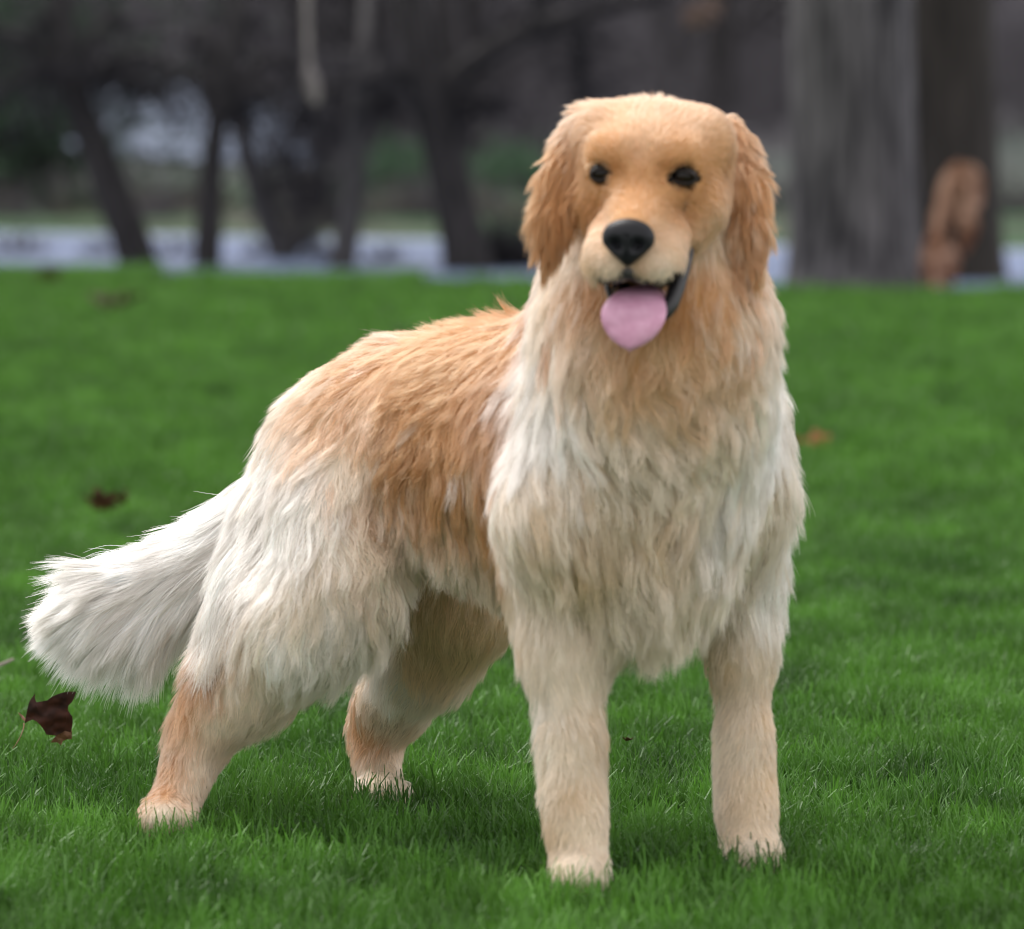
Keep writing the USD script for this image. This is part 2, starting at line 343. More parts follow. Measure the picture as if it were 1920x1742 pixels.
tree('stout dark tree forking into two limbs left of the dog’s head', [(884, 540, YE, 52), (868, 450, YE, 44), (842, 330, YE, 40), (815, 210, YE, 38), (785, 90, YE, 34), (765, -40, YE, 30), (740, -400, YE, 22)],
     [[(822, 215, YE, 26), (875, 130, YE, 24), (960, 75, YE, 22), (1080, 30, YE + .3, 18), (1250, -10, YE + .5, 12)],
      [(805, 180, YE, 20), (740, 140, YE, 16), (650, 160, YE - .2, 12), (560, 180, YE - .2, 7)],
      [(830, 250, YE, 14), (880, 210, YE, 11), (940, 190, YE, 8)],
      [(1085, 20, YE + .3, 16), (1088, 130, YE + .3, 13), (1082, 220, YE + .3, 9)],
      [(1000, 60, YE, 12), (1020, -60, YE, 9), (1050, -200, YE, 6)]], BARK_DARK, TWIG, 560, 0.5, 0.011, 25, droop=0.1)

YF = 17.7
def zoff(u, v, y): return P(u, v, y)
tree('massive grey tree trunk with furrowed bark right of the dog', [(1606, 552, YF, 146), (1605, 500, YF, 130), (1602, 420, YF, 122), (1600, 300, YF, 118), (1597, 100, YF, 117), (1594, -150, YF, 115), (1590, -700, YF, 108), (1590, -1300, YF, 90)],
     [[(1590, -700, YF, 60), (1300, -1100, YF - 1, 40), (900, -1300, YF - 2, 20)], [(1590, -800, YF, 60), (1900, -1200, YF + 1, 40), (2300, -1500, YF + 1, 20)]], BARK_OLD, TWIG, 120, 1.2, 0.012, 31, ridge=0.10, sides=120)
tree('dark brown tree trunk close behind the massive grey trunk', [(1792, 545, YF + 1.6, 104), (1790, 470, YF + 1.6, 92), (1786, 300, YF + 1.6, 86), (1780, 100, YF + 1.6, 84), (1778, -150, YF + 1.6, 82), (1776, -800, YF + 1.6, 70)],
     [[(1776, -600, YF + 1.6, 50), (2000, -900, YF + 2, 30), (2300, -1000, YF + 2, 14)]], BARK_BROWN, TWIG, 60, 1.2, 0.012, 32, ridge=0.08, sides=80)

# dark shrub at the foot of the stout tree, dark evergreen far left, brush right
def shrub(label, c, size, n, mat, seed, w=0.012, name='bare_shrub', category='shrub', leaf=None, group=None):
    rng = np.random.default_rng(seed); o = thing(name, label, category, group, c)
    st = np.zeros((40, 3)); st[:, :2] = rng.normal(0, size[0] * 0.18, (40, 2)); st[:, 2] = 0.0
    cc, pts = twigs('branches', o, st, n, size[1] * 1.2, w, mat, rng, droop=0.02, spread=size[0] / size[1], up=0.8)
    tag(cc, kind='stuff')
    if leaf:
        k = leaf[1]; p = pts[rng.integers(len(pts), size=k), rng.integers(2, pts.shape[1], size=k)] + rng.normal(0, .04, (k, 3))
        a, b = rng.normal(0, 1, (k, 3)), rng.normal(0, 1, (k, 3)); a = nrm(a); b = nrm(np.cross(a, b)); s = rng.uniform(.6, 1.2, (k, 1)) * leaf[2]
        v = np.stack([p - a * s, p + b * s * .4, p + a * s, p - b * s * .4], 1).reshape(-1, 3)
        f = (np.array([[0, 1, 2], [0, 2, 3]])[None] + 4 * np.arange(k)[:, None, None]).reshape(-1, 3)
        mesh('foliage', (v, f), leaf[0], o, kind='stuff')
    return o
def gp(u, y):
    x = P(u, 300, y)[0]; return np.array([x, y, gz(x, y)])
shrub('low dark brush at the foot of the stout dark tree', gp(945, YE + .3), (0.35, 0.32), 700, TWIG, 41, 0.012)
EVER = noisy('evergreen_leaf', (0.012, 0.030, 0.014), (0.025, 0.055, 0.024), 8)
shrub('dark green evergreen bush at the far left beyond the road', gp(-10, 34), (1.2, 2.6), 500, TWIG, 42, 0.012, 'evergreen_bush', 'bush', (EVER, 9000, 0.05))
shrub('green bush on the far bank left of the stout dark tree', gp(760, 40), (0.7, 0.55), 200, TWIG_GREY, 43, 0.01, 'green_bush', 'bush', (noisy('bush_leaf', (0.03, 0.08, 0.035), (0.06, 0.13, 0.06), 8), 4000, 0.035))
shrub('green bush on the far bank behind the dog’s left ear side', gp(960, 38), (0.6, 0.5), 200, TWIG_GREY, 44, 0.01, 'green_bush', 'bush', ('/World/Looks/bush_leaf', 4000, 0.035))
# trees and brush on the hill
rng_h = np.random.default_rng(77)
HILL = []
for k in range(46):
    y = rng_h.uniform(58, 100); u = rng_h.uniform(-150, 2070); x = P(u, 200, y)[0]
    HILL.append((x, y, gz(x, y)))
for k, (x, y, z) in enumerate(sorted(HILL, key=lambda q: q[1])):
    h = rng_h.uniform(7, 11); r = rng_h.uniform(0.07, 0.2); lx = rng_h.normal(0, .8)
    br = []
    for q in range(5):
        a = rng_h.uniform(0.5, 3.5); s = rng_h.choice([-1, 1])
        br.append([(x + lx * a / h, y, z + a, 'w', r * .4), (x + lx * a / h + s * rng_h.uniform(.8, 1.6), y + rng_h.normal(0, .5), z + a + rng_h.uniform(.3, 1.2), 'w', r * .25), (x + s * rng_h.uniform(1.6, 3.2), y + rng_h.normal(0, 1), z + a + rng_h.uniform(.5, 2.5), 'w', r * .1)])
    grey = rng_h.random() < .5
    tree('bare tree among many on the wooded hillside', [(x, y, z - .2, 'w', r * 1.2), (x + lx * .2, y, z + h * .3, 'w', r), (x + lx, y, z + h, 'w', r * .4)], br, BARK_GREY if grey else BARK_DARK, TWIG_GREY if grey else TWIG, 90, 1.6, 0.03, 100 + k, group='bare trees on the wooded hillside', ridge=0, sides=9, name='hillside_tree')
n = 5200
st = np.stack([rng_h.uniform(-18, 18, n), rng_h.uniform(56, 92, n)], 1); st = st[~((st[:, 1] < 75) & (st[:, 0] < -2.0) & (st[:, 0] > -13))]; n = len(st); st = np.column_stack([st, hill_z(st[:, 0], st[:, 1])])
c, pts = twigs('brush', '/World', st, 14000, 2.2, 0.022, TWIG_GREY, rng_h, droop=0.0, spread=0.7, up=1.3)
tag(c, 'dense bare grey brush covering the wooded hillside', 'brush', kind='stuff')

# weeds and saplings between the lawn and the bank, rough verge beyond the road
def weeds(label, x0, x1, y0, y1, n, length, mat, seed, w=0.012):
    rng = np.random.default_rng(seed)
    st = np.stack([rng.uniform(x0, x1, 90), rng.uniform(y0, y1, 90)], 1)
    st = np.column_stack([st, [gz(a, b) - .02 for a, b in st]])
    c, _ = twigs('dry_weeds', '/World', st, n, length, w, mat, rng, droop=0.05, spread=0.55, up=1.2)
    tag(c, label, 'weeds', kind='stuff')
weeds('thin bare stalks along the far side of the road', -9, 6, 29.6, 36, 2600, 0.55, TWIG_GREY, 51)
WEED_TAN = simple('weed_tan', (0.085, 0.075, 0.058), 0.9, 0.1)
weeds('low tan dry growth on the verge beyond the road', -9, 7, 29.5, 33, 2200, 0.34, WEED_TAN, 52, 0.014)
for k, (u, y, s) in enumerate(((30, 23.2, .28), (190, 23.0, .2), (330, 23.0, .16), (470, 22.6, .15), (600, 22.4, .18), (720, 22.0, .14))):
    shrub(['sparse dark twigs at the lawn edge, far left corner', 'sparse dark twigs left of the leaning trunk', 'few dark twigs between the leaning and the upright trunk', 'few twigs left of the forked grey tree', 'few twigs right of the forked grey tree', 'few twigs left of the stout dark tree'][k], gp(u, y), (s * 1.2, s), 60, TWIG_GREY, 60 + k, 0.010, 'twig_clump', 'twigs')


# ------------------------------------------------------------------ the dog
HEAD_Y = -0.165                                            # depth of the eye line
def px(r, Y):                                              # pixels to metres at depth Y
    return r / FPX * (Y + 5.0)

BODY = [  # chains of (u, v, Y, radius in px); k = blend radius in metres
    # trunk
    (0.05, [(1225, 850, 0.06, 215), (1080, 840, 0.15, 215), (930, 835, 0.25, 212), (760, 815, 0.35, 160), (655, 835, 0.42, 128)]),
    (0.05, [(1215, 790, 0.01, 190), (1215, 1010, 0.04, 165)]),
    (0.04, [(1190, 1090, 0.06, 120), (1000, 1010, 0.2, 100)]),
    # withers, neck
    (0.05, [(1090, 690, 0.14, 115), (1190, 560, 0.06, 150), (1225, 400, -0.02, 140)]),
    (0.05, [(1228, 700, -0.01, 205), (1235, 600, -0.02, 195), (1225, 460, -0.05, 130)]),
    # shoulders and front legs
    (0.04, [(1110, 800, 0.0, 105), (1050, 960, -0.01, 105), (1058, 1110, 0.06, 86), (1062, 1220, 0.04, 70), (1072, 1400, 0.02, 44), (1074, 1495, 0.01, 39), (1082, 1560, 0.0, 32), (1085, 1600, 0.0, 37)]),
    (0.012, [(1087, 1608, 0.0, 38), (1088, 1640, -0.035, 37)]),
    (0.04, [(1370, 790, 0.12, 100), (1392, 930, 0.12, 78), (1392, 1100, 0.17, 62), (1391, 1220, 0.165, 50), (1395, 1400, 0.15, 37), (1398, 1490, 0.14, 35), (1401, 1545, 0.13, 30), (1404, 1575, .125, 35)]),
    (0.012, [(1406, 1578, 0.13, 39), (1412, 1608, 0.095, 39)]),
    # near hind leg
    (0.05, [(645, 860, 0.37, 125), (650, 980, 0.31, 115), (640, 1110, 0.27, 88), (575, 1190, 0.29, 88), (478, 1290, 0.36, 60), (380, 1390, 0.40, 44)]),
    (0.05, [(585, 865, 0.42, 75), (530, 1000, 0.40, 75), (490, 1130, 0.37, 68), (408, 1300, 0.39, 36), (346, 1400, 0.41, 24)]),
    (0.02, [(374, 1392, 0.40, 44), (346, 1462, 0.385, 38), (327, 1515, 0.37, 37)]),
    (0.012, [(320, 1518, 0.37, 42), (308, 1540, 0.33, 38)]),
    # far hind leg
    (0.05, [(760, 880, 0.55, 130), (850, 1020, 0.50, 120), (865, 1130, 0.47, 90), (800, 1230, 0.53, 78), (735, 1320, 0.62, 52), (705, 1370, 0.66, 42)]),
    (0.02, [(700, 1368, 0.66, 40), (706, 1430, 0.64, 33), (712, 1480, 0.62, 34)]),
    (0.012, [(712, 1482, 0.62, 38), (716, 1496, 0.58, 36)]),
    # tail
    (0.03, [(565, 850, 0.47, 50), (495, 955, 0.52, 42), (410, 1040, 0.53, 56), (315, 1095, 0.52, 50), (225, 1115, 0.50, 40), (150, 1145, 0.48, 22)]),
]
TOES = []
for (u, v, Y, s) in ((1088, 1650, -0.055, 1.0), (1412, 1618, 0.075, 1.02), (312, 1542, 0.315, .95), (716, 1506, 0.56, .95)):
    for i in range(4):
        TOES.append((u + (i - 1.5) * 25 * s, v, Y + abs(i - 1.5) * 0.008, 16 * s))

# head frame: x to the picture's right, y up, z out of the face; a little yaw to the picture's left
H0 = P(1207, 327, HEAD_Y)
yaw, hpitch = math.radians(-10.0), math.radians(-3.0)
hz = np.array([math.sin(yaw), -math.cos(yaw), 0.0]); hz = hz * math.cos(hpitch) + np.array([0, 0, math.sin(hpitch)])
hx = nrm(np.cross([0, 0, 1.0], hz)); hx = nrm(hx + 0.03 * np.array([0, 0, -1.0]))
hy = nrm(np.cross(hz, hx)); hx = np.cross(hy, hz)
HM = np.stack([hx, hy, hz])                                # world -> head rows
def Hd(x, y, z):                                           # head cm to world
    return H0 + (x * hx + y * hy + z * hz) * 0.01

HEAD = [  # (k cm, op, [(x, y, z, r) ...] in cm, scale of the axes)
    (2.0, 'add', [(0, 0.6, -5.5, 7.0), (0, 0.3, -3.0, 6.3)], (1.08, 0.93, 1)),          # skull
    (2.0, 'add', [(0, -2.5, -6.5, 6.6)], (1.15, 1, 1)),                                  # back of the jaws
    (1.6, 'add', [(-4.9, -3.4, -3.2, 3.1), (-4.0, -5.6, -2.2, 2.3)], (1, 1, 1)),           # cheeks
    (1.6, 'add', [(4.9, -3.4, -3.2, 3.1), (4.0, -5.6, -2.2, 2.3)], (1, 1, 1)),
    (1.6, 'add', [(0, -2.2, 0.5, 3.3), (0, -4.4, 4.0, 2.7), (0, -5.3, 7.2, 2.35)], (1, 1, 1)),   # bridge
    (1.2, 'add', [(-2.4, -6.4, 2.0, 2.6), (-2.2, -8.2, 5.2, 2.6), (-1.5, -8.5, 7.1, 2.1)], (1, 1, 1)),  # flews
    (1.2, 'add', [(2.4, -6.4, 2.0, 2.6), (2.2, -8.2, 5.2, 2.6), (1.5, -8.5, 7.1, 2.1)], (1, 1, 1)),
    (0.9, 'add', [(-2.0, 2.3, 1.0, 1.9), (-4.0, 2.4, 0.1, 1.7)], (1, 1, 1)),             # brows
    (0.9, 'add', [(2.0, 2.3, 1.0, 1.9), (4.0, 2.4, 0.1, 1.7)], (1, 1, 1)),
    (1.5, 'add', [(-4.8, 3.1, -5.0, 3.6), (4.8, 3.1, -5.0, 3.6)], (1, 1, 1)),             # broad flat top
    (1.0, 'sub', [(-2.4, 0.5, 3.3, 0.8)], (1, 1, 1)),                                    # inner corners of the eyes
    (1.0, 'sub', [(2.4, 0.5, 3.3, 0.8)], (1, 1, 1)),
    (1.2, 'sub', [(0, 2.8, 3.9, 1.3), (0, 6.6, 2.9, 0.8)], (1, 1, 1)),                    # forehead furrow
    (1.0, 'add', [(0, -10.8, -1.5, 3.2), (-0.2, -12.8, 2.4, 2.2), (-0.3, -13.2, 4.0, 1.8)], (1.1, 1, 1)),   # lower jaw
    (0.7, 'sub', [(0, -10.7, 1.0, 1.1), (0, -11.1, 6.0, 1.35), (0, -11.1, 8.0, 1.3)], (1.5, 1, 1)),        # open mouth
    (0.5, 'sub', [(3.2, -10.6, 3.5, 0.8), (4.7, -8.3, 0.3, 0.7)], (1, 1, 1)),              # corner of the mouth
    (0.6, 'sub', [(-4.1, 0.0, 1.5, 1.35)], (1, 1, 1)),                                 # eye sockets
    (0.6, 'sub', [(4.15, 0.0, 1.5, 1.4)], (1, 1, 1)),
]
EARS = [  # (u, v, Y, px half width, thickness px)
    [(1098, 232, -0.095, 24, 20), (1070, 285, -0.10, 25, 14), (1050, 345, -0.115, 28, 12), (1038, 420, -0.125, 26, 11), (1022, 497, -0.13, 12, 9)],
    [(1366, 236, -0.055, 20, 18), (1388, 290, -0.065, 24, 13), (1401, 360, -0.085, 26, 11), (1406, 440, -0.095, 24, 10), (1420, 520, -0.10, 12, 8)],
]

STEP = 0.0042
LO, HI = np.array([-0.62, -0.42, -0.02]), np.array([0.42, 0.86, 0.90])
DIM = np.ceil((HI - LO) / STEP).astype(int) + 1
F = np.full(DIM, 1.0, np.float32)
AX = [LO[i] + STEP * np.arange(DIM[i]) for i in range(3)]

def blend(lo, hi, k, fn, op='add'):
    a = np.clip(np.floor((lo - LO) / STEP).astype(int), 0, DIM - 1); b = np.clip(np.ceil((hi - LO) / STEP).astype(int) + 1, 1, DIM)
    X, Yg, Z = np.meshgrid(AX[0][a[0]:b[0]], AX[1][a[1]:b[1]], AX[2][a[2]:b[2]], indexing='ij', sparse=True)
    d = fn(X, Yg, Z).astype(np.float32)
    s = F[a[0]:b[0], a[1]:b[1], a[2]:b[2]]
    if op == 'add':
        h = np.maximum(k - np.abs(s - d), 0) / k
        s[...] = np.minimum(s, d) - h * h * k * 0.25
    else:
        d = -d
        h = np.maximum(k - np.abs(s - d), 0) / k
        s[...] = np.maximum(s, d) + h * h * k * 0.25

def cone(a, b, ra, rb):
    ab = b - a; L2 = max(ab @ ab, 1e-9)
    def fn(X, Y, Z):
        t = np.clip(((X - a[0]) * ab[0] + (Y - a[1]) * ab[1] + (Z - a[2]) * ab[2]) / L2, 0, 1)
        return np.sqrt((X - a[0] - t * ab[0]) ** 2 + (Y - a[1] - t * ab[1]) ** 2 + (Z - a[2] - t * ab[2]) ** 2) - (ra + (rb - ra) * t)
    return fn

for k, chain in BODY:
    for i in range(len(chain) - 1):
        (u0, v0, Y0, r0), (u1, v1, Y1, r1) = chain[i], chain[i + 1]
        a, b, ra, rb = P(u0, v0, Y0), P(u1, v1, Y1), px(r0, Y0), px(r1, Y1)
        m = max(ra, rb) + k + 0.02
        blend(np.minimum(a, b) - m, np.maximum(a, b) + m, k, cone(a, b, ra, rb))
for (u, v, Y, r) in TOES:
    c, rr = P(u, v, Y), px(r, Y)
    b = c + np.array([0, 0.03, 0.012])
    blend(np.minimum(c, b) - rr - .02, np.maximum(c, b) + rr + .02, 0.006, cone(c, b, rr, rr))

def head_cone(p, q, sc):
    a, b = np.array(p[:3]) * 0.01, np.array(q[:3]) * 0.01
    sc = np.array(sc); a_, b_ = a / sc, b / sc
    ra, rb = p[3] * 0.01, q[3] * 0.01
    ab = b_ - a_; L2 = max(ab @ ab, 1e-9)
    def fn(X, Y, Z):
        dx, dy, dz = X - H0[0], Y - H0[1], Z - H0[2]
        x, y, z = ((HM[i, 0] * dx + HM[i, 1] * dy + HM[i, 2] * dz) / sc[i] for i in range(3))
        t = np.clip(((x - a_[0]) * ab[0] + (y - a_[1]) * ab[1] + (z - a_[2]) * ab[2]) / L2, 0, 1)
        return np.sqrt((x - a_[0] - t * ab[0]) ** 2 + (y - a_[1] - t * ab[1]) ** 2 + (z - a_[2] - t * ab[2]) ** 2) - (ra + (rb - ra) * t)
    return fn

for k, op, chain, sc in HEAD:
    for i in range(max(1, len(chain) - 1)):
        p = chain[i]; q = chain[min(i + 1, len(chain) - 1)]
        a, b = Hd(*p[:3]), Hd(*q[:3])
        m = (max(p[3], q[3]) * max(sc) + k + 1) * 0.01
        blend(np.minimum(a, b) - m, np.maximum(a, b) + m, k * 0.01, head_cone(p, q, sc), op)
for ear in EARS:
    for i in range(len(ear) - 1):
        p, q = ear[i], ear[i + 1]
        a, b = P(*p[:3]), P(*q[:3])
        sy = ((p[4] / p[3]) + (q[4] / q[3])) / 2
        ra, rb = px(p[3], p[2]), px(q[3], q[2])
        base = cone(a * [1, 1 / sy, 1], b * [1, 1 / sy, 1], ra, rb)
        fn = (lambda X, Y, Z, base=base, sy=sy: base(X, Y / sy, Z) * sy)
        m = max(ra, rb) + 0.03
        blend(np.minimum(a, b) - m, np.maximum(a, b) + m, 0.012, fn)

def surface_nets(f, lo, h):
    s = f < 0
    nx, ny, nz = f.shape
    acc = np.zeros((nx - 1, ny - 1, nz - 1), np.uint8)
    for dx in (0, 1):
        for dy in (0, 1):
            for dz in (0, 1):
                acc += s[dx:nx - 1 + dx, dy:ny - 1 + dy, dz:nz - 1 + dz]
    cells = np.argwhere((acc > 0) & (acc < 8))
    idx = np.full(acc.shape, -1, np.int64); idx[tuple(cells.T)] = np.arange(len(cells))
    tot, cnt = np.zeros((len(cells), 3)), np.zeros(len(cells))
    cor = [(i, j, k) for i in (0, 1) for j in (0, 1) for k in (0, 1)]
    for a in cor:
        for ax in range(3):
            if a[ax] == 0:
                b = list(a); b[ax] = 1
                fa = f[tuple((cells + a).T)]; fb = f[tuple((cells + b).T)]
                cr = (fa < 0) != (fb < 0)
                t = np.where(cr, fa / np.where(cr, fa - fb, 1), 0)
                pt = np.array(a, float) + 0.0 * cells
                pt[:, ax] = t
                tot[cr] += pt[cr]; cnt[cr] += 1
    v = lo + h * (cells + tot / cnt[:, None])
    quads = []
    for ax in range(3):
        o = [0, 1, 2]; o.remove(ax); b, c = o
        sl0 = [slice(None)] * 3; sl1 = [slice(None)] * 3
        sl0[ax] = slice(0, -1); sl1[ax] = slice(1, None)
        e = s[tuple(sl0)] != s[tuple(sl1)]
        p = np.argwhere(e)
        p = p[(p[:, b] > 0) & (p[:, c] > 0) & (p[:, b] < f.shape[b] - 1) & (p[:, c] < f.shape[c] - 1)]
        def at(db, dc):
            q = p.copy(); q[:, b] -= db; q[:, c] -= dc
            return idx[tuple(q.T)]
        q = np.stack([at(0, 0), at(1, 0), at(1, 1), at(0, 1)], 1)
        inside = s[tuple(p.T)]
        flip = inside if ax != 1 else ~inside
        q[~flip] = q[~flip][:, ::-1]
        quads.append(q)
    return v, np.vstack(quads)

V, Q = surface_nets(F, LO, STEP)
body = trimesh.Trimesh(V, np.vstack([Q[:, [0, 1, 2]], Q[:, [0, 2, 3]]]), process=False)
parts_ = body.split(only_watertight=False)
body = max(parts_, key=lambda m: len(m.faces))
if body.volume < 0: body.invert()
trimesh.smoothing.filter_taubin(body, lamb=0.5, nu=0.52, iterations=6)
VN = np.array(body.vertex_normals); VV = np.array(body.vertices)

def sdf(p):
    return map_coordinates(F, ((p - LO) / STEP).T, order=1, mode='nearest')
def sdf_grad(p):
    e = 0.006
    return nrm(np.stack([sdf(p + np.eye(3)[i] * e) - sdf(p - np.eye(3)[i] * e) for i in range(3)], -1))

# colours of the coat (reflectance)
PAL = dict(W=(0.905, 0.845, 0.785), C=(0.86, 0.73, 0.58), B=(0.70, 0.50, 0.30), G=(0.59, 0.29, 0.115), O=(0.46, 0.195, 0.065), F=(0.66, 0.35, 0.16),
           P=(0.78, 0.525, 0.335), L=(0.77, 0.65, 0.50), D=(0.34, 0.17, 0.07), K=(0.02, 0.018, 0.018))
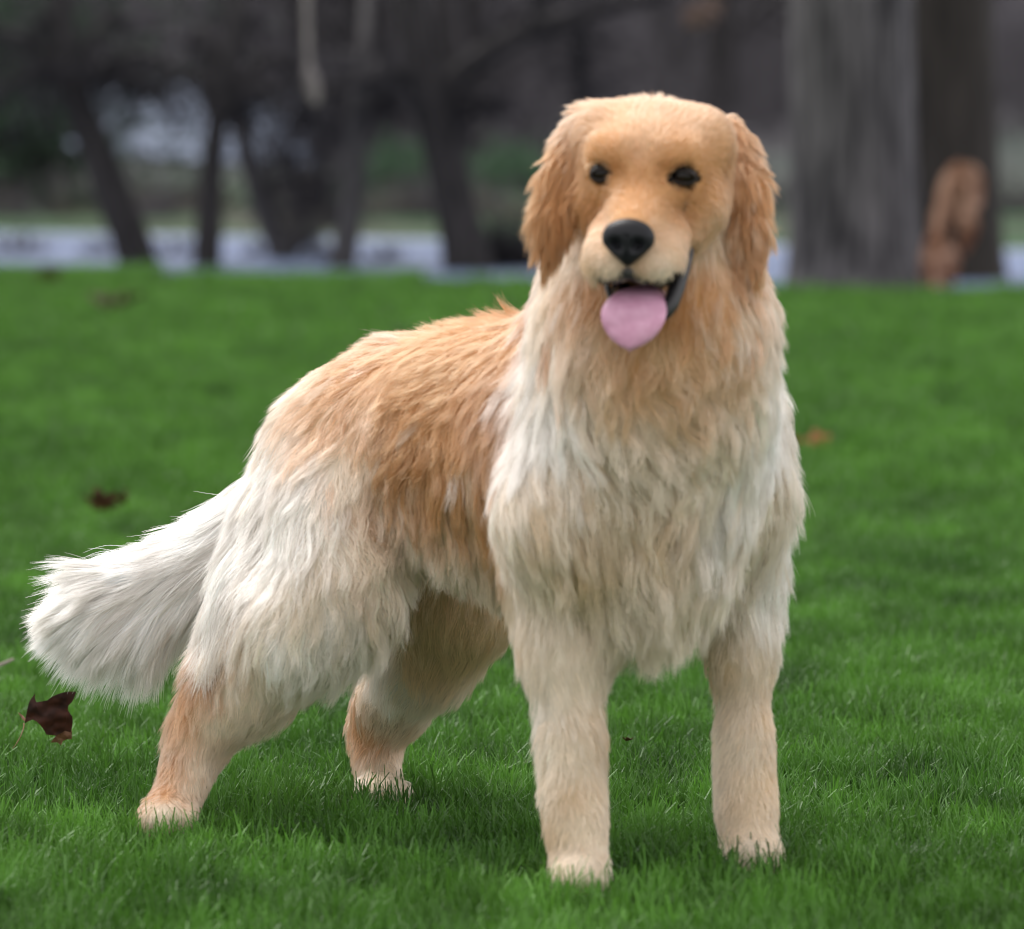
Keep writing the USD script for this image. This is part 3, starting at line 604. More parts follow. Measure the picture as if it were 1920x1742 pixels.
# (u, v, direction in the picture, length mm, colour, lift, wave)
ANCH = [
    # face
    (1188, 400, 0, -1, 5, 'F', .1, 0), (1200, 340, 0, -1, 6, 'F', .1, 0), (1205, 270, 0, -1, 8, 'P', .1, 0), (1205, 210, .1, -1, 9, 'P', .15, 0),
    (1120, 235, -.5, -.8, 9, 'P', .1, 0), (1300, 235, .5, -.8, 9, 'P', .1, 0), (1115, 290, -.6, -.7, 7, 'F', .1, 0), (1295, 290, .6, -.7, 7, 'F', .1, 0),
    (1160, 350, -.6, .3, 6, 'F', .1, 0), (1250, 350, .6, .3, 6, 'F', .1, 0), (1090, 350, -.6, .6, 10, 'F', .1, 0), (1345, 350, .6, .6, 10, 'F', .1, 0),
    (1085, 430, -.4, .9, 15, 'P', .12, 0), (1345, 420, .4, .9, 15, 'P', .12, 0), (1130, 460, -.7, .3, 6, 'P', .1, 0), (1265, 460, .8, .2, 6, 'P', .1, 0),
    (1160, 520, -.4, .9, 6, 'C', .1, 0), (1240, 520, .4, .9, 6, 'C', .1, 0), (1190, 505, 0, 1, 4, 'D', .1, 0), (1350, 500, .2, 1, 20, 'P', .15, .3),
    (1330, 560, .1, 1, 26, 'G', .15, .4), (1350, 610, .1, 1, 34, 'G', .2, .6), (1300, 640, .1, 1, 40, 'G', .2, .8), (1085, 595, -.1, 1, 34, 'G', .2, .5), (1190, 690, .05, 1, 44, 'G', .2, .8), (1110, 560, -.2, 1, 28, 'O', .15, .4), (1100, 500, -.2, 1, 18, 'B', .15, .2), (1270, 590, .1, 1, 20, 'O', .1, .3),
    (1150, 312, -.4, -.6, 5, 'O', .1, 0), (1262, 312, .4, -.6, 5, 'O', .1, 0), (1118, 362, -.4, .7, 7, 'G', .1, 0), (1300, 366, .4, .7, 7, 'G', .1, 0), (1100, 318, -.7, .3, 7, 'G', .1, 0), (1325, 325, .7, .3, 8, 'G', .1, 0),  # inner eye corners: dark pigment, with brow shade painted in as well
    (1120, 262, -.5, -.8, 8, 'F', .1, 0), (1290, 262, .5, -.8, 8, 'F', .1, 0), (1190, 520, 0, 1, 4, 'D', .1, 0), (1175, 532, -.2, 1, 4, 'D', .1, 0), (1080, 480, -.2, 1, 18, 'C', .15, .2), (1345, 455, .3, 1, 18, 'C', .15, .2),
    # ears
    (1098, 205, -.3, -.6, 20, 'P', .5, .1), (1075, 245, -.5, .8, 16, 'P', .25, .1), (1055, 290, -.35, 1, 18, 'G', .15, .15), (1030, 330, -.3, 1, 24, 'G', .15, .15), (1040, 345, -.15, 1, 28, 'G', .1, .1), (1012, 375, -.9, .5, 38, 'G', .35, .1),
    (1032, 430, -.1, 1, 30, 'O', .12, .1), (1022, 490, -.05, 1, 24, 'O', .1, .1), (1062, 380, .05, 1, 18, 'O', .08, .1), (1062, 440, .0, 1, 18, 'O', .08, .1), (1085, 260, -.3, .9, 14, 'G', .12, .1), (1050, 320, -.2, 1, 26, 'O', .1, .1),
    (1360, 205, .6, .2, 12, 'P', .15, .1), (1385, 245, .5, .8, 16, 'G', .15, .1), (1408, 285, .5, .9, 22, 'P', .25, .1), (1402, 340, .15, 1, 26, 'G', .15, .1), (1425, 390, .3, 1, 24, 'G', .18, .1),
    (1408, 440, .0, 1, 28, 'O', .12, .1), (1424, 515, .05, 1, 22, 'G', .1, .1), (1382, 380, .0, 1, 18, 'O', .08, .1), (1388, 450, .0, 1, 18, 'O', .08, .1), (1378, 270, .2, .9, 12, 'O', .1, .1),
    # neck and chest
    (1015, 590, -.5, .9, 45, 'C', .3, .6), (1000, 680, -.35, 1, 55, 'W', .25, .5), (1080, 640, .0, 1, 52, 'C', .25, .8), (1150, 710, .0, 1, 52, 'B', .25, 1.0),
    (1250, 680, .1, 1, 52, 'B', .25, 1.2), (1330, 660, .1, 1, 52, 'B', .28, 1.2), (1400, 620, .2, 1, 50, 'C', .3, 1.0), (1455, 610, .45, .9, 40, 'C', .25, .5), (1465, 720, .15, 1, 45, 'W', .2, .6),
    (1040, 790, .1, 1, 60, 'W', .2, .5), (1140, 820, .3, 1, 62, 'C', .2, .7), (1250, 830, .05, 1, 62, 'C', .22, 1.0), (1350, 810, -.1, 1, 58, 'C', .2, .8), (1440, 820, .0, 1, 50, 'W', .15, .5),
    (1050, 910, .15, 1, 60, 'C', .15, .5), (1150, 940, .45, 1, 68, 'C', .2, .6), (1260, 960, .0, 1, 70, 'B', .22, .8), (1350, 950, -.1, 1, 62, 'W', .2, .6), (1440, 950, -.05, 1, 50, 'C', .15, .5),
    (1080, 1030, .45, .9, 66, 'B', .15, .5), (1190, 1060, .5, .85, 64, 'C', .22, .6), (1290, 1060, -.05, 1, 64, 'C', .22, .6), (1390, 1050, -.1, 1, 62, 'C', .18, .5), (1460, 1060, .0, 1, 45, 'W', .2, .5),
    (1130, 1120, .45, .9, 75, 'C', .2, .5), (1230, 1150, .2, 1, 66, 'C', .2, .5), (1320, 1130, -.05, 1, 62, 'C', .2, .5),
    (955, 800, -.1, 1, 38, 'O', .12, .3), (985, 860, .0, 1, 40, 'W', .18, .3), (960, 790, .0, 1, 36, 'W', .2, .2), (948, 880, .0, 1, 40, 'W', .2, .2), (1000, 760, -.1, 1, 45, 'W', .22, .3), (960, 950, .05, 1, 45, 'C', .15, .4), (990, 1050, .1, 1, 48, 'C', .15, .4),
    # front legs
    (1020, 1150, -.1, 1, 38, 'C', .2, .3), (1060, 1190, .15, 1, 26, 'L', .12, .2), (1000, 1250, -.2, 1, 28, 'C', .2, .2), (1060, 1300, .15, 1, 15, 'L', .1, .1), (1110, 1260, .1, 1, 22, 'C', .12, .2),
    (1075, 1420, .15, 1, 11, 'L', .1, 0), (1040, 1450, -.2, 1, 14, 'C', .2, .1), (1090, 1530, .1, 1, 9, 'L', .1, 0), (1090, 1600, .05, 1, 8, 'C', .1, 0),
    (1380, 1170, .0, 1, 34, 'L', .15, .3), (1440, 1150, .1, 1, 30, 'W', .2, .3), (1400, 1290, .0, 1, 14, 'L', .1, .1), (1350, 1260, -.1, 1, 24, 'B', .15, .2), (1400, 1420, .0, 1, 11, 'L', .1, 0),
    (1400, 1510, .0, 1, 9, 'L', .1, 0), (1408, 1580, .05, 1, 8, 'C', .1, 0),
    (985, 1340, -.35, 1, 30, 'W', .35, .2), (1003, 1420, -.4, 1, 26, 'C', .4, .2), (1012, 1500, -.45, 1, 20, 'C', .45, .2), (1022, 1560, -.3, 1, 15, 'B', .3, .1), (1138, 1380, .2, 1, 15, 'B', .2, .1), (1090, 1250, .15, 1, 20, 'C', .1, .15), (1050, 1370, .2, 1, 12, 'L', .1, .1), (1070, 1500, .1, 1, 9, 'B', .08, 0),
    (1342, 1400, -.3, 1, 18, 'C', .3, .15), (1350, 1480, -.3, 1, 12, 'C', .25, .1), (1448, 1460, .2, 1, 10, 'B', .15, .1), (1395, 1510, .0, 1, 9, 'B', .08, 0), (1440, 1340, .1, 1, 14, 'B', .12, .05), (1400, 1350, .0, 1, 12, 'C', .1, .1),
    # back and side
    (748, 640, -.2, -1, 34, 'C', .55, .2), (712, 655, -.85, .1, 34, 'G', .25, .3), (785, 630, -.8, -.1, 34, 'G', .3, .3), (735, 665, -.85, .2, 34, 'G', .25, .3), (830, 600, -.4, -.8, 34, 'G', .75, .4), (900, 590, -.4, -.8, 32, 'G', .75, .4), (770, 640, -.5, -.5, 32, 'G', .5, .4), (660, 690, -.6, -.4, 30, 'G', .45, .3), (560, 750, -.7, -.2, 32, 'C', .45, .3),
    (960, 640, -.5, .7, 34, 'G', .2, .3), (880, 610, -.8, .05, 36, 'G', .3, .4), (790, 650, -.85, .1, 36, 'G', .25, .4), (690, 690, -.85, .2, 34, 'G', .25, .4), (610, 730, -.8, .4, 34, 'G', .25, .4),
    (930, 730, -.4, .9, 40, 'O', .12, .4), (850, 720, -.7, .5, 48, 'G', .2, .9), (760, 740, -.7, .5, 48, 'G', .2, .9), (680, 780, -.6, .6, 38, 'P', .22, .9), (600, 800, -.3, .9, 40, 'P', .25, .9),
    (900, 840, -.25, 1, 44, 'G', .12, .4), (820, 830, -.5, .8, 42, 'G', .2, .9), (740, 850, -.4, .9, 42, 'O', .2, .9), (660, 880, .1, 1, 44, 'C', .2, .7),
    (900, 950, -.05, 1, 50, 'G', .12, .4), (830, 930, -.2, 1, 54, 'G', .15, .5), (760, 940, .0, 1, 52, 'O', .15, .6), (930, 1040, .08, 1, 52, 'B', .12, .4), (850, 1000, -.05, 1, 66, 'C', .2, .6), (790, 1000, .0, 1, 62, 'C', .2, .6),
    # rump, thigh
    (550, 780, -.6, .75, 38, 'P', .3, .5), (520, 850, -.5, .85, 42, 'W', .25, .5), (480, 930, -.35, .9, 48, 'W', .25, .4), (450, 1000, -.25, 1, 50, 'W', .2, .4),
    (560, 930, -.05, 1, 48, 'W', .18, .7), (620, 980, .15, 1, 50, 'W', .18, .7), (680, 980, .3, .95, 56, 'P', .22, .9), (710, 1040, .3, .95, 60, 'C', .25, .9), (540, 1040, -.05, 1, 50, 'W', .18, .8),
    (620, 1080, .2, 1, 54, 'C', .2, .8), (690, 1120, .1, 1, 55, 'C', .22, .7), (470, 1090, -.2, 1, 48, 'W', .2, .6), (560, 1140, .0, 1, 46, 'C', .18, .6), (630, 1180, -.1, 1, 42, 'W', .15, .5),
    (440, 1180, -.3, 1, 46, 'B', .22, .5), (520, 1240, -.2, 1, 34, 'W', .15, .4), (390, 1260, -.4, .95, 44, 'O', .25, .4), (450, 1300, -.3, 1, 26, 'C', .15, .2), (350, 1350, -.45, .9, 32, 'G', .25, .3), (430, 1330, -.3, 1, 18, 'C', .12, .2), (500, 1290, -.25, 1, 24, 'C', .15, .3), (370, 1430, -.2, 1, 10, 'C', .1, 0),
    (400, 1370, -.3, 1, 15, 'C', .12, .1), (330, 1440, -.3, 1, 13, 'G', .2, .1), (355, 1470, -.2, 1, 9, 'C', .1, 0), (315, 1530, -.15, 1, 8, 'C', .1, 0), (300, 1490, -.3, 1, 10, 'G', .15, 0),
    # far hind leg; thigh fur darkened to paint in the shade under the belly
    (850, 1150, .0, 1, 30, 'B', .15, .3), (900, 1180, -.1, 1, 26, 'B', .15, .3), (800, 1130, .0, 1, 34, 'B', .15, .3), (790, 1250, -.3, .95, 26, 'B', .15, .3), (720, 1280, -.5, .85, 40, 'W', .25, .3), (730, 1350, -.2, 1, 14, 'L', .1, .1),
    (680, 1380, -.3, 1, 18, 'G', .2, .1), (710, 1450, -.05, 1, 9, 'L', .1, 0), (716, 1490, 0, 1, 7, 'L', .1, 0),
    # tail
    (500, 900, -.5, .85, 45, 'W', .18, .3), (450, 975, -.75, .65, 65, 'W', .16, .25), (400, 1015, -.9, .4, 90, 'W', .18, .25), (330, 1055, -.95, .25, 110, 'W', .2, .25), (250, 1085, -1, .12, 95, 'W', .3, .2),
    (180, 1108, -1, .35, 72, 'W', .3, .1), (130, 1140, -1, .28, 48, 'C', .25, .1), (430, 1080, -.7, .7, 125, 'W', .2, .25), (370, 1120, -.75, .62, 130, 'W', .22, .25), (300, 1140, -.85, .5, 120, 'W', .25, .25), (220, 1145, -.93, .35, 100, 'W', .25, .2),
    (430, 1120, -.6, .8, 135, 'W', .2, .25), (340, 1150, -.75, .65, 135, 'W', .25, .2),
]
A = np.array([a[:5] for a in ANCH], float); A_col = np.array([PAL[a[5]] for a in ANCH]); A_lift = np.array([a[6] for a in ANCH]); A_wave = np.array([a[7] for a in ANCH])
inter = trimesh.ray.ray_pyembree.RayMeshIntersector(body) if hasattr(trimesh.ray, 'ray_pyembree') and trimesh.ray.has_embree else trimesh.ray.ray_triangle.RayMeshIntersector(body)
dirs = np.array([ray(a[0], a[1]) for a in ANCH])
loc, rid, _ = inter.intersects_location(np.repeat(CAM[None], len(dirs), 0), dirs, multiple_hits=False)
A_pos = np.full((len(ANCH), 3), np.nan); A_pos[rid] = loc
pv = project(VV)
facing = (VN * nrm(CAM - VV)).sum(1) > 0
for i in np.where(np.isnan(A_pos[:, 0]))[0]:
    d2 = (pv[:, 0] - A[i, 0]) ** 2 + (pv[:, 1] - A[i, 1]) ** 2 + np.where(facing, 0, 1e4)
    A_pos[i] = VV[d2.argmin()]
A_dir = nrm(CR * A[:, 2:3] - CUP * A[:, 3:4])
tree = cKDTree(A_pos)
dd, ii = tree.query(VV, k=7)
w = 1.0 / (dd ** 2 + 0.018 ** 2) ** 1.6
w /= w.sum(1, keepdims=True)
nzf = meshkit.fbm(VV * 14, 3, seed=5)[:, None] - 0.5
def interp(vals):
    vals = vals if vals.ndim > 1 else vals[:, None]
    return (vals[ii] * w[..., None]).sum(1)
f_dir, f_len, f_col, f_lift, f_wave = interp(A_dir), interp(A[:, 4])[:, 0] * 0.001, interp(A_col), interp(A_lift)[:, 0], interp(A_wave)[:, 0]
legs = (VV[:, 2] < 0.33) & (f_len < 0.03)
f_wave = np.where(legs, np.maximum(f_wave, 0.35), f_wave); f_len = np.where(legs, f_len + 0.003, f_len)
f_dir = nrm(f_dir - VN * (f_dir * VN).sum(1, keepdims=True) * 0.9)
# eye surroundings and the nose are bare
EYES = [Hd(-4.2, 0.0, 0.75), Hd(4.25, 0.0, 0.75)]
EYE_R = [(1.0, 0.72), (1.35, 0.80)]
def eye_mask(scale):
    m = np.zeros(len(VV), bool)
    for e, (a, b) in zip(EYES, EYE_R):
        q = (VV - e) @ HM.T * 100
        m |= ((q[:, 0] / a) ** 2 + ((q[:, 1] + 0.12 * np.abs(q[:, 0])) / b) ** 2 < scale ** 2) & (np.abs(q[:, 2]) < 2)
    return m
NOSE = Hd(-0.05, -5.95, 9.2)
vtree = cKDTree(VV)

bm = mesh('body', body, None, '/World/dog') if False else None
DOG = thing('dog', 'golden retriever standing on the lawn with open mouth, pink tongue out and plumed tail', 'dog')
usdkit.material(stage, '/World/Looks/skin', {'a': ('attribute', {'attribute': 'tint'}), 'p': ('principled_bsdf', {'roughness': 0.9, 'specular_ior_level': 0.1})}, [('a.color', 'p.base_color')], surface='p.BSDF')
hv = (VV - H0) @ HM.T * 100
skin = f_col * 0.8
mouth_in = (np.abs(hv[:, 0]) < 5.2) & (hv[:, 1] < -8.0) & (hv[:, 1] > -11.6) & (hv[:, 2] > -1)
inner = np.zeros(len(VV), bool)
m_sub = [sdf_ for sdf_ in ()]
mz = (hv[:, 0] > -4.0) & (hv[:, 0] < 5.2) & (hv[:, 1] < -9.3) & (hv[:, 1] > -12.4) & (hv[:, 2] > -1) & (hv[:, 2] < 8.4) & (VN @ hz < 0.5) & (np.abs(VN @ hy) > 0.3)
skin[mz] = (0.016, 0.010, 0.010)
skin[eye_mask(1.25)] = (0.02, 0.014, 0.011)
g = mesh('body', body, '/World/Looks/skin', DOG, smooth=True)
colors(g, skin, 'vertex')

# ---- fur
usdkit.material(stage, '/World/Looks/fur', {
    'a': ('attribute', {'attribute': 'tint'}),
    'h': ('principled_hair_bsdf', {'model': 'Chiang', 'parametrization': 'Direct coloring', 'roughness': 0.45, 'radial_roughness': 0.7, 'coat': 0.0}),
    'd': ('diffuse_bsdf', {}), 'mx': ('mix_closure', {'fac': 0.5})},
    [('a.color', 'h.color'), ('a.color', 'd.color'), ('h.BSDF', 'mx.closure1'), ('d.BSDF', 'mx.closure2')], surface='mx.closure')

def groom(name, n_hair, per_lock, K, pick, width, seed, clump=0.75, len_mul=1.0, strand=0.55, g_mul=1.0):
    """pick: vertex mask or weights of the roots."""
    rng = np.random.default_rng(seed)
    fw = pick[body.faces].mean(1) * body.area_faces
    cum = np.cumsum(fw); cum /= cum[-1]
    def roots(n):
        f = np.searchsorted(cum, rng.random(n)); r1 = np.sqrt(rng.random(n)); r2 = rng.random(n)
        t = VV[body.faces[f]]
        return t[:, 0] * (1 - r1)[:, None] + t[:, 1] * (r1 * (1 - r2))[:, None] + t[:, 2] * (r1 * r2)[:, None]
    ng = max(60, n_hair // per_lock)
    g0 = roots(ng)
    _, gv = vtree.query(g0)
    N0 = VN[gv]
    L = f_len[gv] * len_mul * (rng.uniform(0.75, 1.2, ng) if g_mul > .5 else rng.uniform(0.88, 1.08, ng))
    # flow turned a little by smooth noise, and per lock
    d0 = f_dir[gv]; side = nrm(np.cross(N0, d0))
    turn = (meshkit.fbm(g0 * 12, 2, seed=11) - 0.5) * 2.3 * np.clip(f_wave[gv] * 1.2, 0.15, 1) + rng.normal(0, 0.13, ng)
    lift = f_lift[gv] * np.where(f_wave[gv] > .55, rng.uniform(0.3, 2.3, ng), rng.uniform(0.6, 1.5, ng))
    d = nrm(d0 * np.cos(turn)[:, None] + side * np.sin(turn)[:, None])
    off = f_dir[gv] * 0
    G = np.zeros((ng, K, 3)); G[:, 0] = g0
    p = g0.copy()
    for k in range(1, K):
        t = k / (K - 1)
        _, vi = vtree.query(p)
        fl = nrm(f_dir[vi] * np.cos(turn)[:, None] + nrm(np.cross(VN[vi], f_dir[vi])) * np.sin(turn)[:, None])
        s = sdf(p)
        near = np.clip(1 - s / 0.02, 0, 1)[:, None]
        grav = np.array([0, 0, -1.0]) * (L[:, None] / 0.08) * 0.28 * g_mul
        d = nrm(d * 0.55 + (fl * near + d * (1 - near)) * 0.45 + N0 * lift[:, None] * (1.0 if k == 1 else 0.22) + grav * (1 if k > 1 else 0.3))
        p = p + d * (L / (K - 1))[:, None]
        s = sdf(p); want = 0.002 + 0.010 * t * np.clip(L / 0.05, 0.15, 1.3)
        push = np.clip(want - s, 0, 0.02)
        p = p + sdf_grad(p) * push[:, None]
        G[:, k] = p
    # waves
    tt = np.linspace(0, 1, K)[None, :]
    T = nrm(np.gradient(G, axis=1)); B = nrm(np.cross(T, N0[:, None]))
    wv = f_wave[gv][:, None]; ph = (meshkit.noise(g0 * 30, 3) * 9)[:, None] + rng.normal(0, .5, (ng, 1))
    amp = wv * L[:, None] * 0.13 * tt
    fr = rng.uniform(0.6, 1.25, (ng, 1))
    amp = np.where(wv > 0.75, amp * 1.35, amp)
    G = G + B * (amp * np.sin(2 * np.pi * fr * tt + ph))[..., None] + N0[:, None] * (amp * 0.5 * np.sin(2 * np.pi * fr * tt + ph + 1.5))[..., None]
    # hairs around the locks
    h0 = roots(n_hair)
    gt = cKDTree(g0)
    _, gi = gt.query(h0)
    _, hvx = vtree.query(h0)
    lock = np.clip(rng.normal(clump, 0.22, (n_hair, 1)), 0.0, 0.97)
    H = h0[:, None] + (G[gi] - G[gi][:, :1])
    scale = rng.uniform(0.72, 1.08, (n_hair, 1, 1))
    H = h0[:, None] + (H - h0[:, None]) * scale
    cl = (lock * tt ** 0.8)[..., None]
    tgt = g0[gi][:, None] + (G[gi] - G[gi][:, :1]) * scale
    H = H * (1 - cl) + tgt * cl
    # fine strands: neighbours gather towards their tips
    sub = rng.random(n_hair) < 0.18; sid = np.where(sub)[0]
    if len(sid) > 10:
        near_ = sid[cKDTree(h0[sid]).query(h0)[1]]
        same = (np.linalg.norm(h0 - h0[near_], axis=1) < 0.012)[:, None]
        c2 = (np.clip(rng.normal(strand, 0.2, (n_hair, 1)), 0, .95) * same * tt ** 0.9)[..., None]
        H = H * (1 - c2) + (H[near_] + (h0 - h0[near_])[:, None] * 0.12) * c2
    fly = np.where(rng.random(n_hair) < 0.015, 3.2, 1.0)
    fz = rng.normal(0, 1, (n_hair, 3)) * fly[:, None]
    H = H + fz[:, None] * (tt ** 1.5)[..., None] * (np.minimum(f_len[hvx], .07) * 0.045)[:, None, None]
    # keep out of the body
    s = sdf(H.reshape(-1, 3)).reshape(n_hair, K)
    bad = (s < 0.0008) & (tt > 0.05)
    if bad.any():
        q = H[bad]; H[bad] = q + sdf_grad(q) * (0.0012 - sdf(q))[:, None]
    W = width * (f_len[hvx] / 0.05).clip(0.6, 1.25)[:, None] * np.interp(tt, [0, 0.1, 0.6, 1], [0.7, 1.0, 0.85, 0.18])
    # colour: patchy mixing between the anchors' colours, per lock and per hair
    glum = 1 + 0.05 * rng.normal(0, 1, ng) + 0.22 * (meshkit.fbm(g0 * 40, 2, 21) - 0.5)
    jig = g0 + rng.normal(0, 1, g0.shape) * rng.choice([0.010, 0.024, 0.042], (ng, 1), p=[.4, .35, .25]) * np.clip(f_len[gv] / .03, .15, 1)[:, None]
    _, gj = vtree.query(jig)
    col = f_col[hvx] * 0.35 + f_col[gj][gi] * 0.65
    if g_mul < 0.5: col = col * 0.4 + np.array([0.95, 0.91, 0.87]) * 0.6
    col = col * (1 + 0.35 * (meshkit.fbm(h0 * 22, 3, 31) - 0.5))[:, None]
    col = col * np.clip(glum[gi] * (1 + 0.07 * rng.normal(0, 1, n_hair)), 0.7, 1.3)[:, None]
    return curves(name, H, np.broadcast_to(W, H.shape[:2]), '/World/Looks/fur', DOG, np.clip(col, 0.01, 0.95))

u_, v_ = pv[:, 0], pv[:, 1]
tail_seg = np.array([P(*c[:3]) for c in BODY[-1][1]])
dt = np.min([np.linalg.norm(VV - (tail_seg[i] + np.clip(((VV - tail_seg[i]) @ (tail_seg[i + 1] - tail_seg[i]) / ((tail_seg[i + 1] - tail_seg[i]) ** 2).sum()), 0, 1)[:, None] * (tail_seg[i + 1] - tail_seg[i])), axis=1) - 0.03 for i in range(1, 5)], axis=0)
is_tail = (dt < 0.012) & (u_ < 470)
bare = np.zeros(len(VV), bool)
bare |= eye_mask(1.08)
bare |= np.linalg.norm(VV - NOSE, axis=1) < 0.027
bare |= (skin < 0.035).all(1)
is_short = (f_len < 0.019) & ~is_tail & ~bare
ear_d = np.min([np.min([np.linalg.norm(VV - P(*e[:3]), axis=1) for e in ear], axis=0) for ear in EARS], axis=0)
is_ear = (ear_d < 0.026) & (np.abs(hv[:, 0]) > 7.2) & ~is_tail
away = np.where((VN * nrm(CAM - VV)).sum(1) < -0.35, 0.4, 1.0)
groom('face_and_leg_fur', 60000, 8, 5, (is_short & ~is_ear) * away, 0.0005, 1, clump=0.4, strand=0.4)
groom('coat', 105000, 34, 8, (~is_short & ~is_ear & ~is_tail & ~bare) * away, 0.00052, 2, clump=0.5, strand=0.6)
groom('ear_fur', 14000, 22, 7, is_ear * away, 0.00045, 3, clump=0.5, strand=0.5)
groom('tail_plume', 40000, 60, 9, is_tail * 1.0, 0.00052, 4, clump=0.12, strand=0.15, g_mul=0.2)

# ---- eyes, nose, tongue, lips
usdkit.material(stage, '/World/Looks/eye_look', {'p': ('principled_bsdf', {'base_color': (0.006, 0.004, 0.003), 'roughness': 0.12, 'specular_ior_level': 0.22})}, [], surface='p.BSDF')
NOSE_M = noisy('nose_leather', (0.004, 0.004, 0.005), (0.010, 0.010, 0.013), 700, rough=0.4, bump=0.12, spec=0.25)
TONGUE_M = noisy('tongue_flesh', (0.53, 0.25, 0.37), (0.62, 0.33, 0.46), 70, rough=0.32, bump=0.12, spec=0.5)
LIP_M = simple('lip_skin', (0.012, 0.011, 0.012), 0.4, 0.5)
MOUTH_M = simple('mouth_inside', (0.03, 0.012, 0.012), 0.6, 0.3)
def ellipsoid(c, axes, r, sub=3):
    m = trimesh.creation.icosphere(sub, 1.0); m.vertices = c + (m.vertices * r) @ np.array(axes); return m
for s, e in zip((-1, 1), EYES):
    mesh('eye', ellipsoid(e, HM, np.array([1.3, 1.15, 1.15]) * 0.01), '/World/Looks/eye_look', DOG, smooth=True)
LID_M = simple('lid_skin', (0.012, 0.009, 0.008), 0.5, 0.3)
for s, e, (ra, rb) in zip((-1, 1), EYES, EYE_R):
    th = np.linspace(0, 2 * np.pi, 40, endpoint=False)
    lx = ra * np.cos(th); ly = rb * np.sin(th) * np.where(np.sin(th) > 0, 0.78, 0.85) * np.abs(np.sin(th)) ** 0.15 + 0.10 * (-lx * s) / ra * 1.0
    lz = 1.18 * np.sqrt(np.clip(1 - (lx / 1.75) ** 2 - (ly / 1.5) ** 2, 0.05, 1)) + 0.02
    ring = e + np.stack([lx, ly, lz], 1) * 0.01 @ HM
    sides = 8; ph = np.linspace(0, 2 * np.pi, sides, endpoint=False)
    tan = nrm(np.roll(ring, -1, 0) - np.roll(ring, 1, 0)); nb = np.cross(tan, hz)
    tb = ring[:, None] + 0.0014 * (np.cos(ph)[None, :, None] * nb[:, None] + np.sin(ph)[None, :, None] * hz[None, None])
    i_, j_ = np.meshgrid(np.arange(40), np.arange(sides), indexing='ij')
    qd = np.stack([i_ * sides + j_, i_ * sides + (j_ + 1) % sides, ((i_ + 1) % 40) * sides + (j_ + 1) % sides, ((i_ + 1) % 40) * sides + j_], -1).reshape(-1, 4)
    mesh('eyelid', (tb.reshape(-1, 3), qd), LID_M, DOG, smooth=True)

# nose: a blunt wedge with nostrils
nm = trimesh.creation.icosphere(5, 1.0); q = np.array(nm.vertices)
x, y, z = q.T
xx = x * (2.55 + 0.25 * y) * np.where(np.abs(x) > 0.0, 1, 1); yy = y * 2.1; zz = z * 1.5
yy = np.where(y > 0, yy * 0.95, yy * 1.0 - 0.35 * np.exp(-(x * 2.2) ** 2) * np.clip(-y, 0, 1))
xx = np.where(y < -0.2, xx * (1 - 0.38 * np.clip(-y - 0.2, 0, 1)), xx)
for s in (-1, 1):
    d = np.exp(-(((x - s * 0.42) / 0.22) ** 2 + ((y + 0.18 - 0.0 * s) / 0.25) ** 2)) * (z > 0)
    zz = zz - d * 1.0
zz = zz - 0.25 * np.exp(-(x / 0.08) ** 2) * (z > 0) * (y < 0.3)
nm.vertices = NOSE + np.stack([xx * 1.04, yy * 1.08, zz], 1) * 0.01 @ HM
mesh('nose', nm, NOSE_M, DOG, smooth=True)

# tongue: a curved slab that comes out of the mouth and hangs
def slab(path, wid, thick, cup, mat, name, cols=15):
    path = np.array(path, float); n = len(path)
    from scipy.interpolate import CubicSpline
    s = np.linspace(0, 1, n); S = np.linspace(0, 1, 40)
    c = CubicSpline(s, path)(S); wd = CubicSpline(s, wid)(S).clip(0.05)
    tan = nrm(np.gradient(c, axis=0)); nr = nrm(np.cross([1.0, 0, 0], tan))
    a = np.linspace(-1, 1, cols)
    top, bot = [], []
    for i in range(40):
        for k, aa in enumerate(a):
            base = c[i] + np.array([aa * wd[i], 0, 0])
            th = thick * math.sqrt(max(1 - aa ** 4, 0.02)) * min(1, (40 - i) / 5)
            crease = -0.5 * math.exp(-(aa / 0.13) ** 2) + cup * aa * aa
            top.append(base + nr[i] * (th + crease)); bot.append(base - nr[i] * (th - cup * aa * aa))
    V_ = np.array(top + bot); f = []
    N = 40 * cols
    for i in range(39):
        for k in range(cols - 1):
            a0 = i * cols + k
            f += [[a0, a0 + 1, a0 + cols + 1, a0 + cols], [N + a0, N + a0 + cols, N + a0 + cols + 1, N + a0 + 1]]
        for k, o in ((0, 0), (cols - 1, 1)):
            a0 = i * cols + k
            f.append([a0, a0 + cols, N + a0 + cols, N + a0] if o == 0 else [a0, N + a0, N + a0 + cols, a0 + cols])
    for k in range(cols - 1):
        for i, o in ((0, 0), (39, 1)):
            a0 = i * cols + k
            f.append([a0, N + a0, N + a0 + 1, a0 + 1] if o == 0 else [a0, a0 + 1, N + a0 + 1, N + a0])
    f = np.array(f); tm = trimesh.Trimesh(V_, np.vstack([f[:, [0, 1, 2]], f[:, [0, 2, 3]]]), process=True)
    tm.fix_normals()
    tm.vertices = H0 + np.array(tm.vertices) * 0.01 @ HM
    return mesh(name, tm, mat, DOG, smooth=60)
slab([(.5, -11.7, -1.0), (.5, -11.5, 2.5), (.4, -11.8, 5.2), (.3, -13.1, 6.8), (.2, -14.8, 7.3), (.1, -16.3, 7.2), (0, -17.3, 6.8)], [2.1, 2.4, 2.8, 3.3, 3.0, 2.0, 0.5], 0.33, 0.42, TONGUE_M, 'tongue')
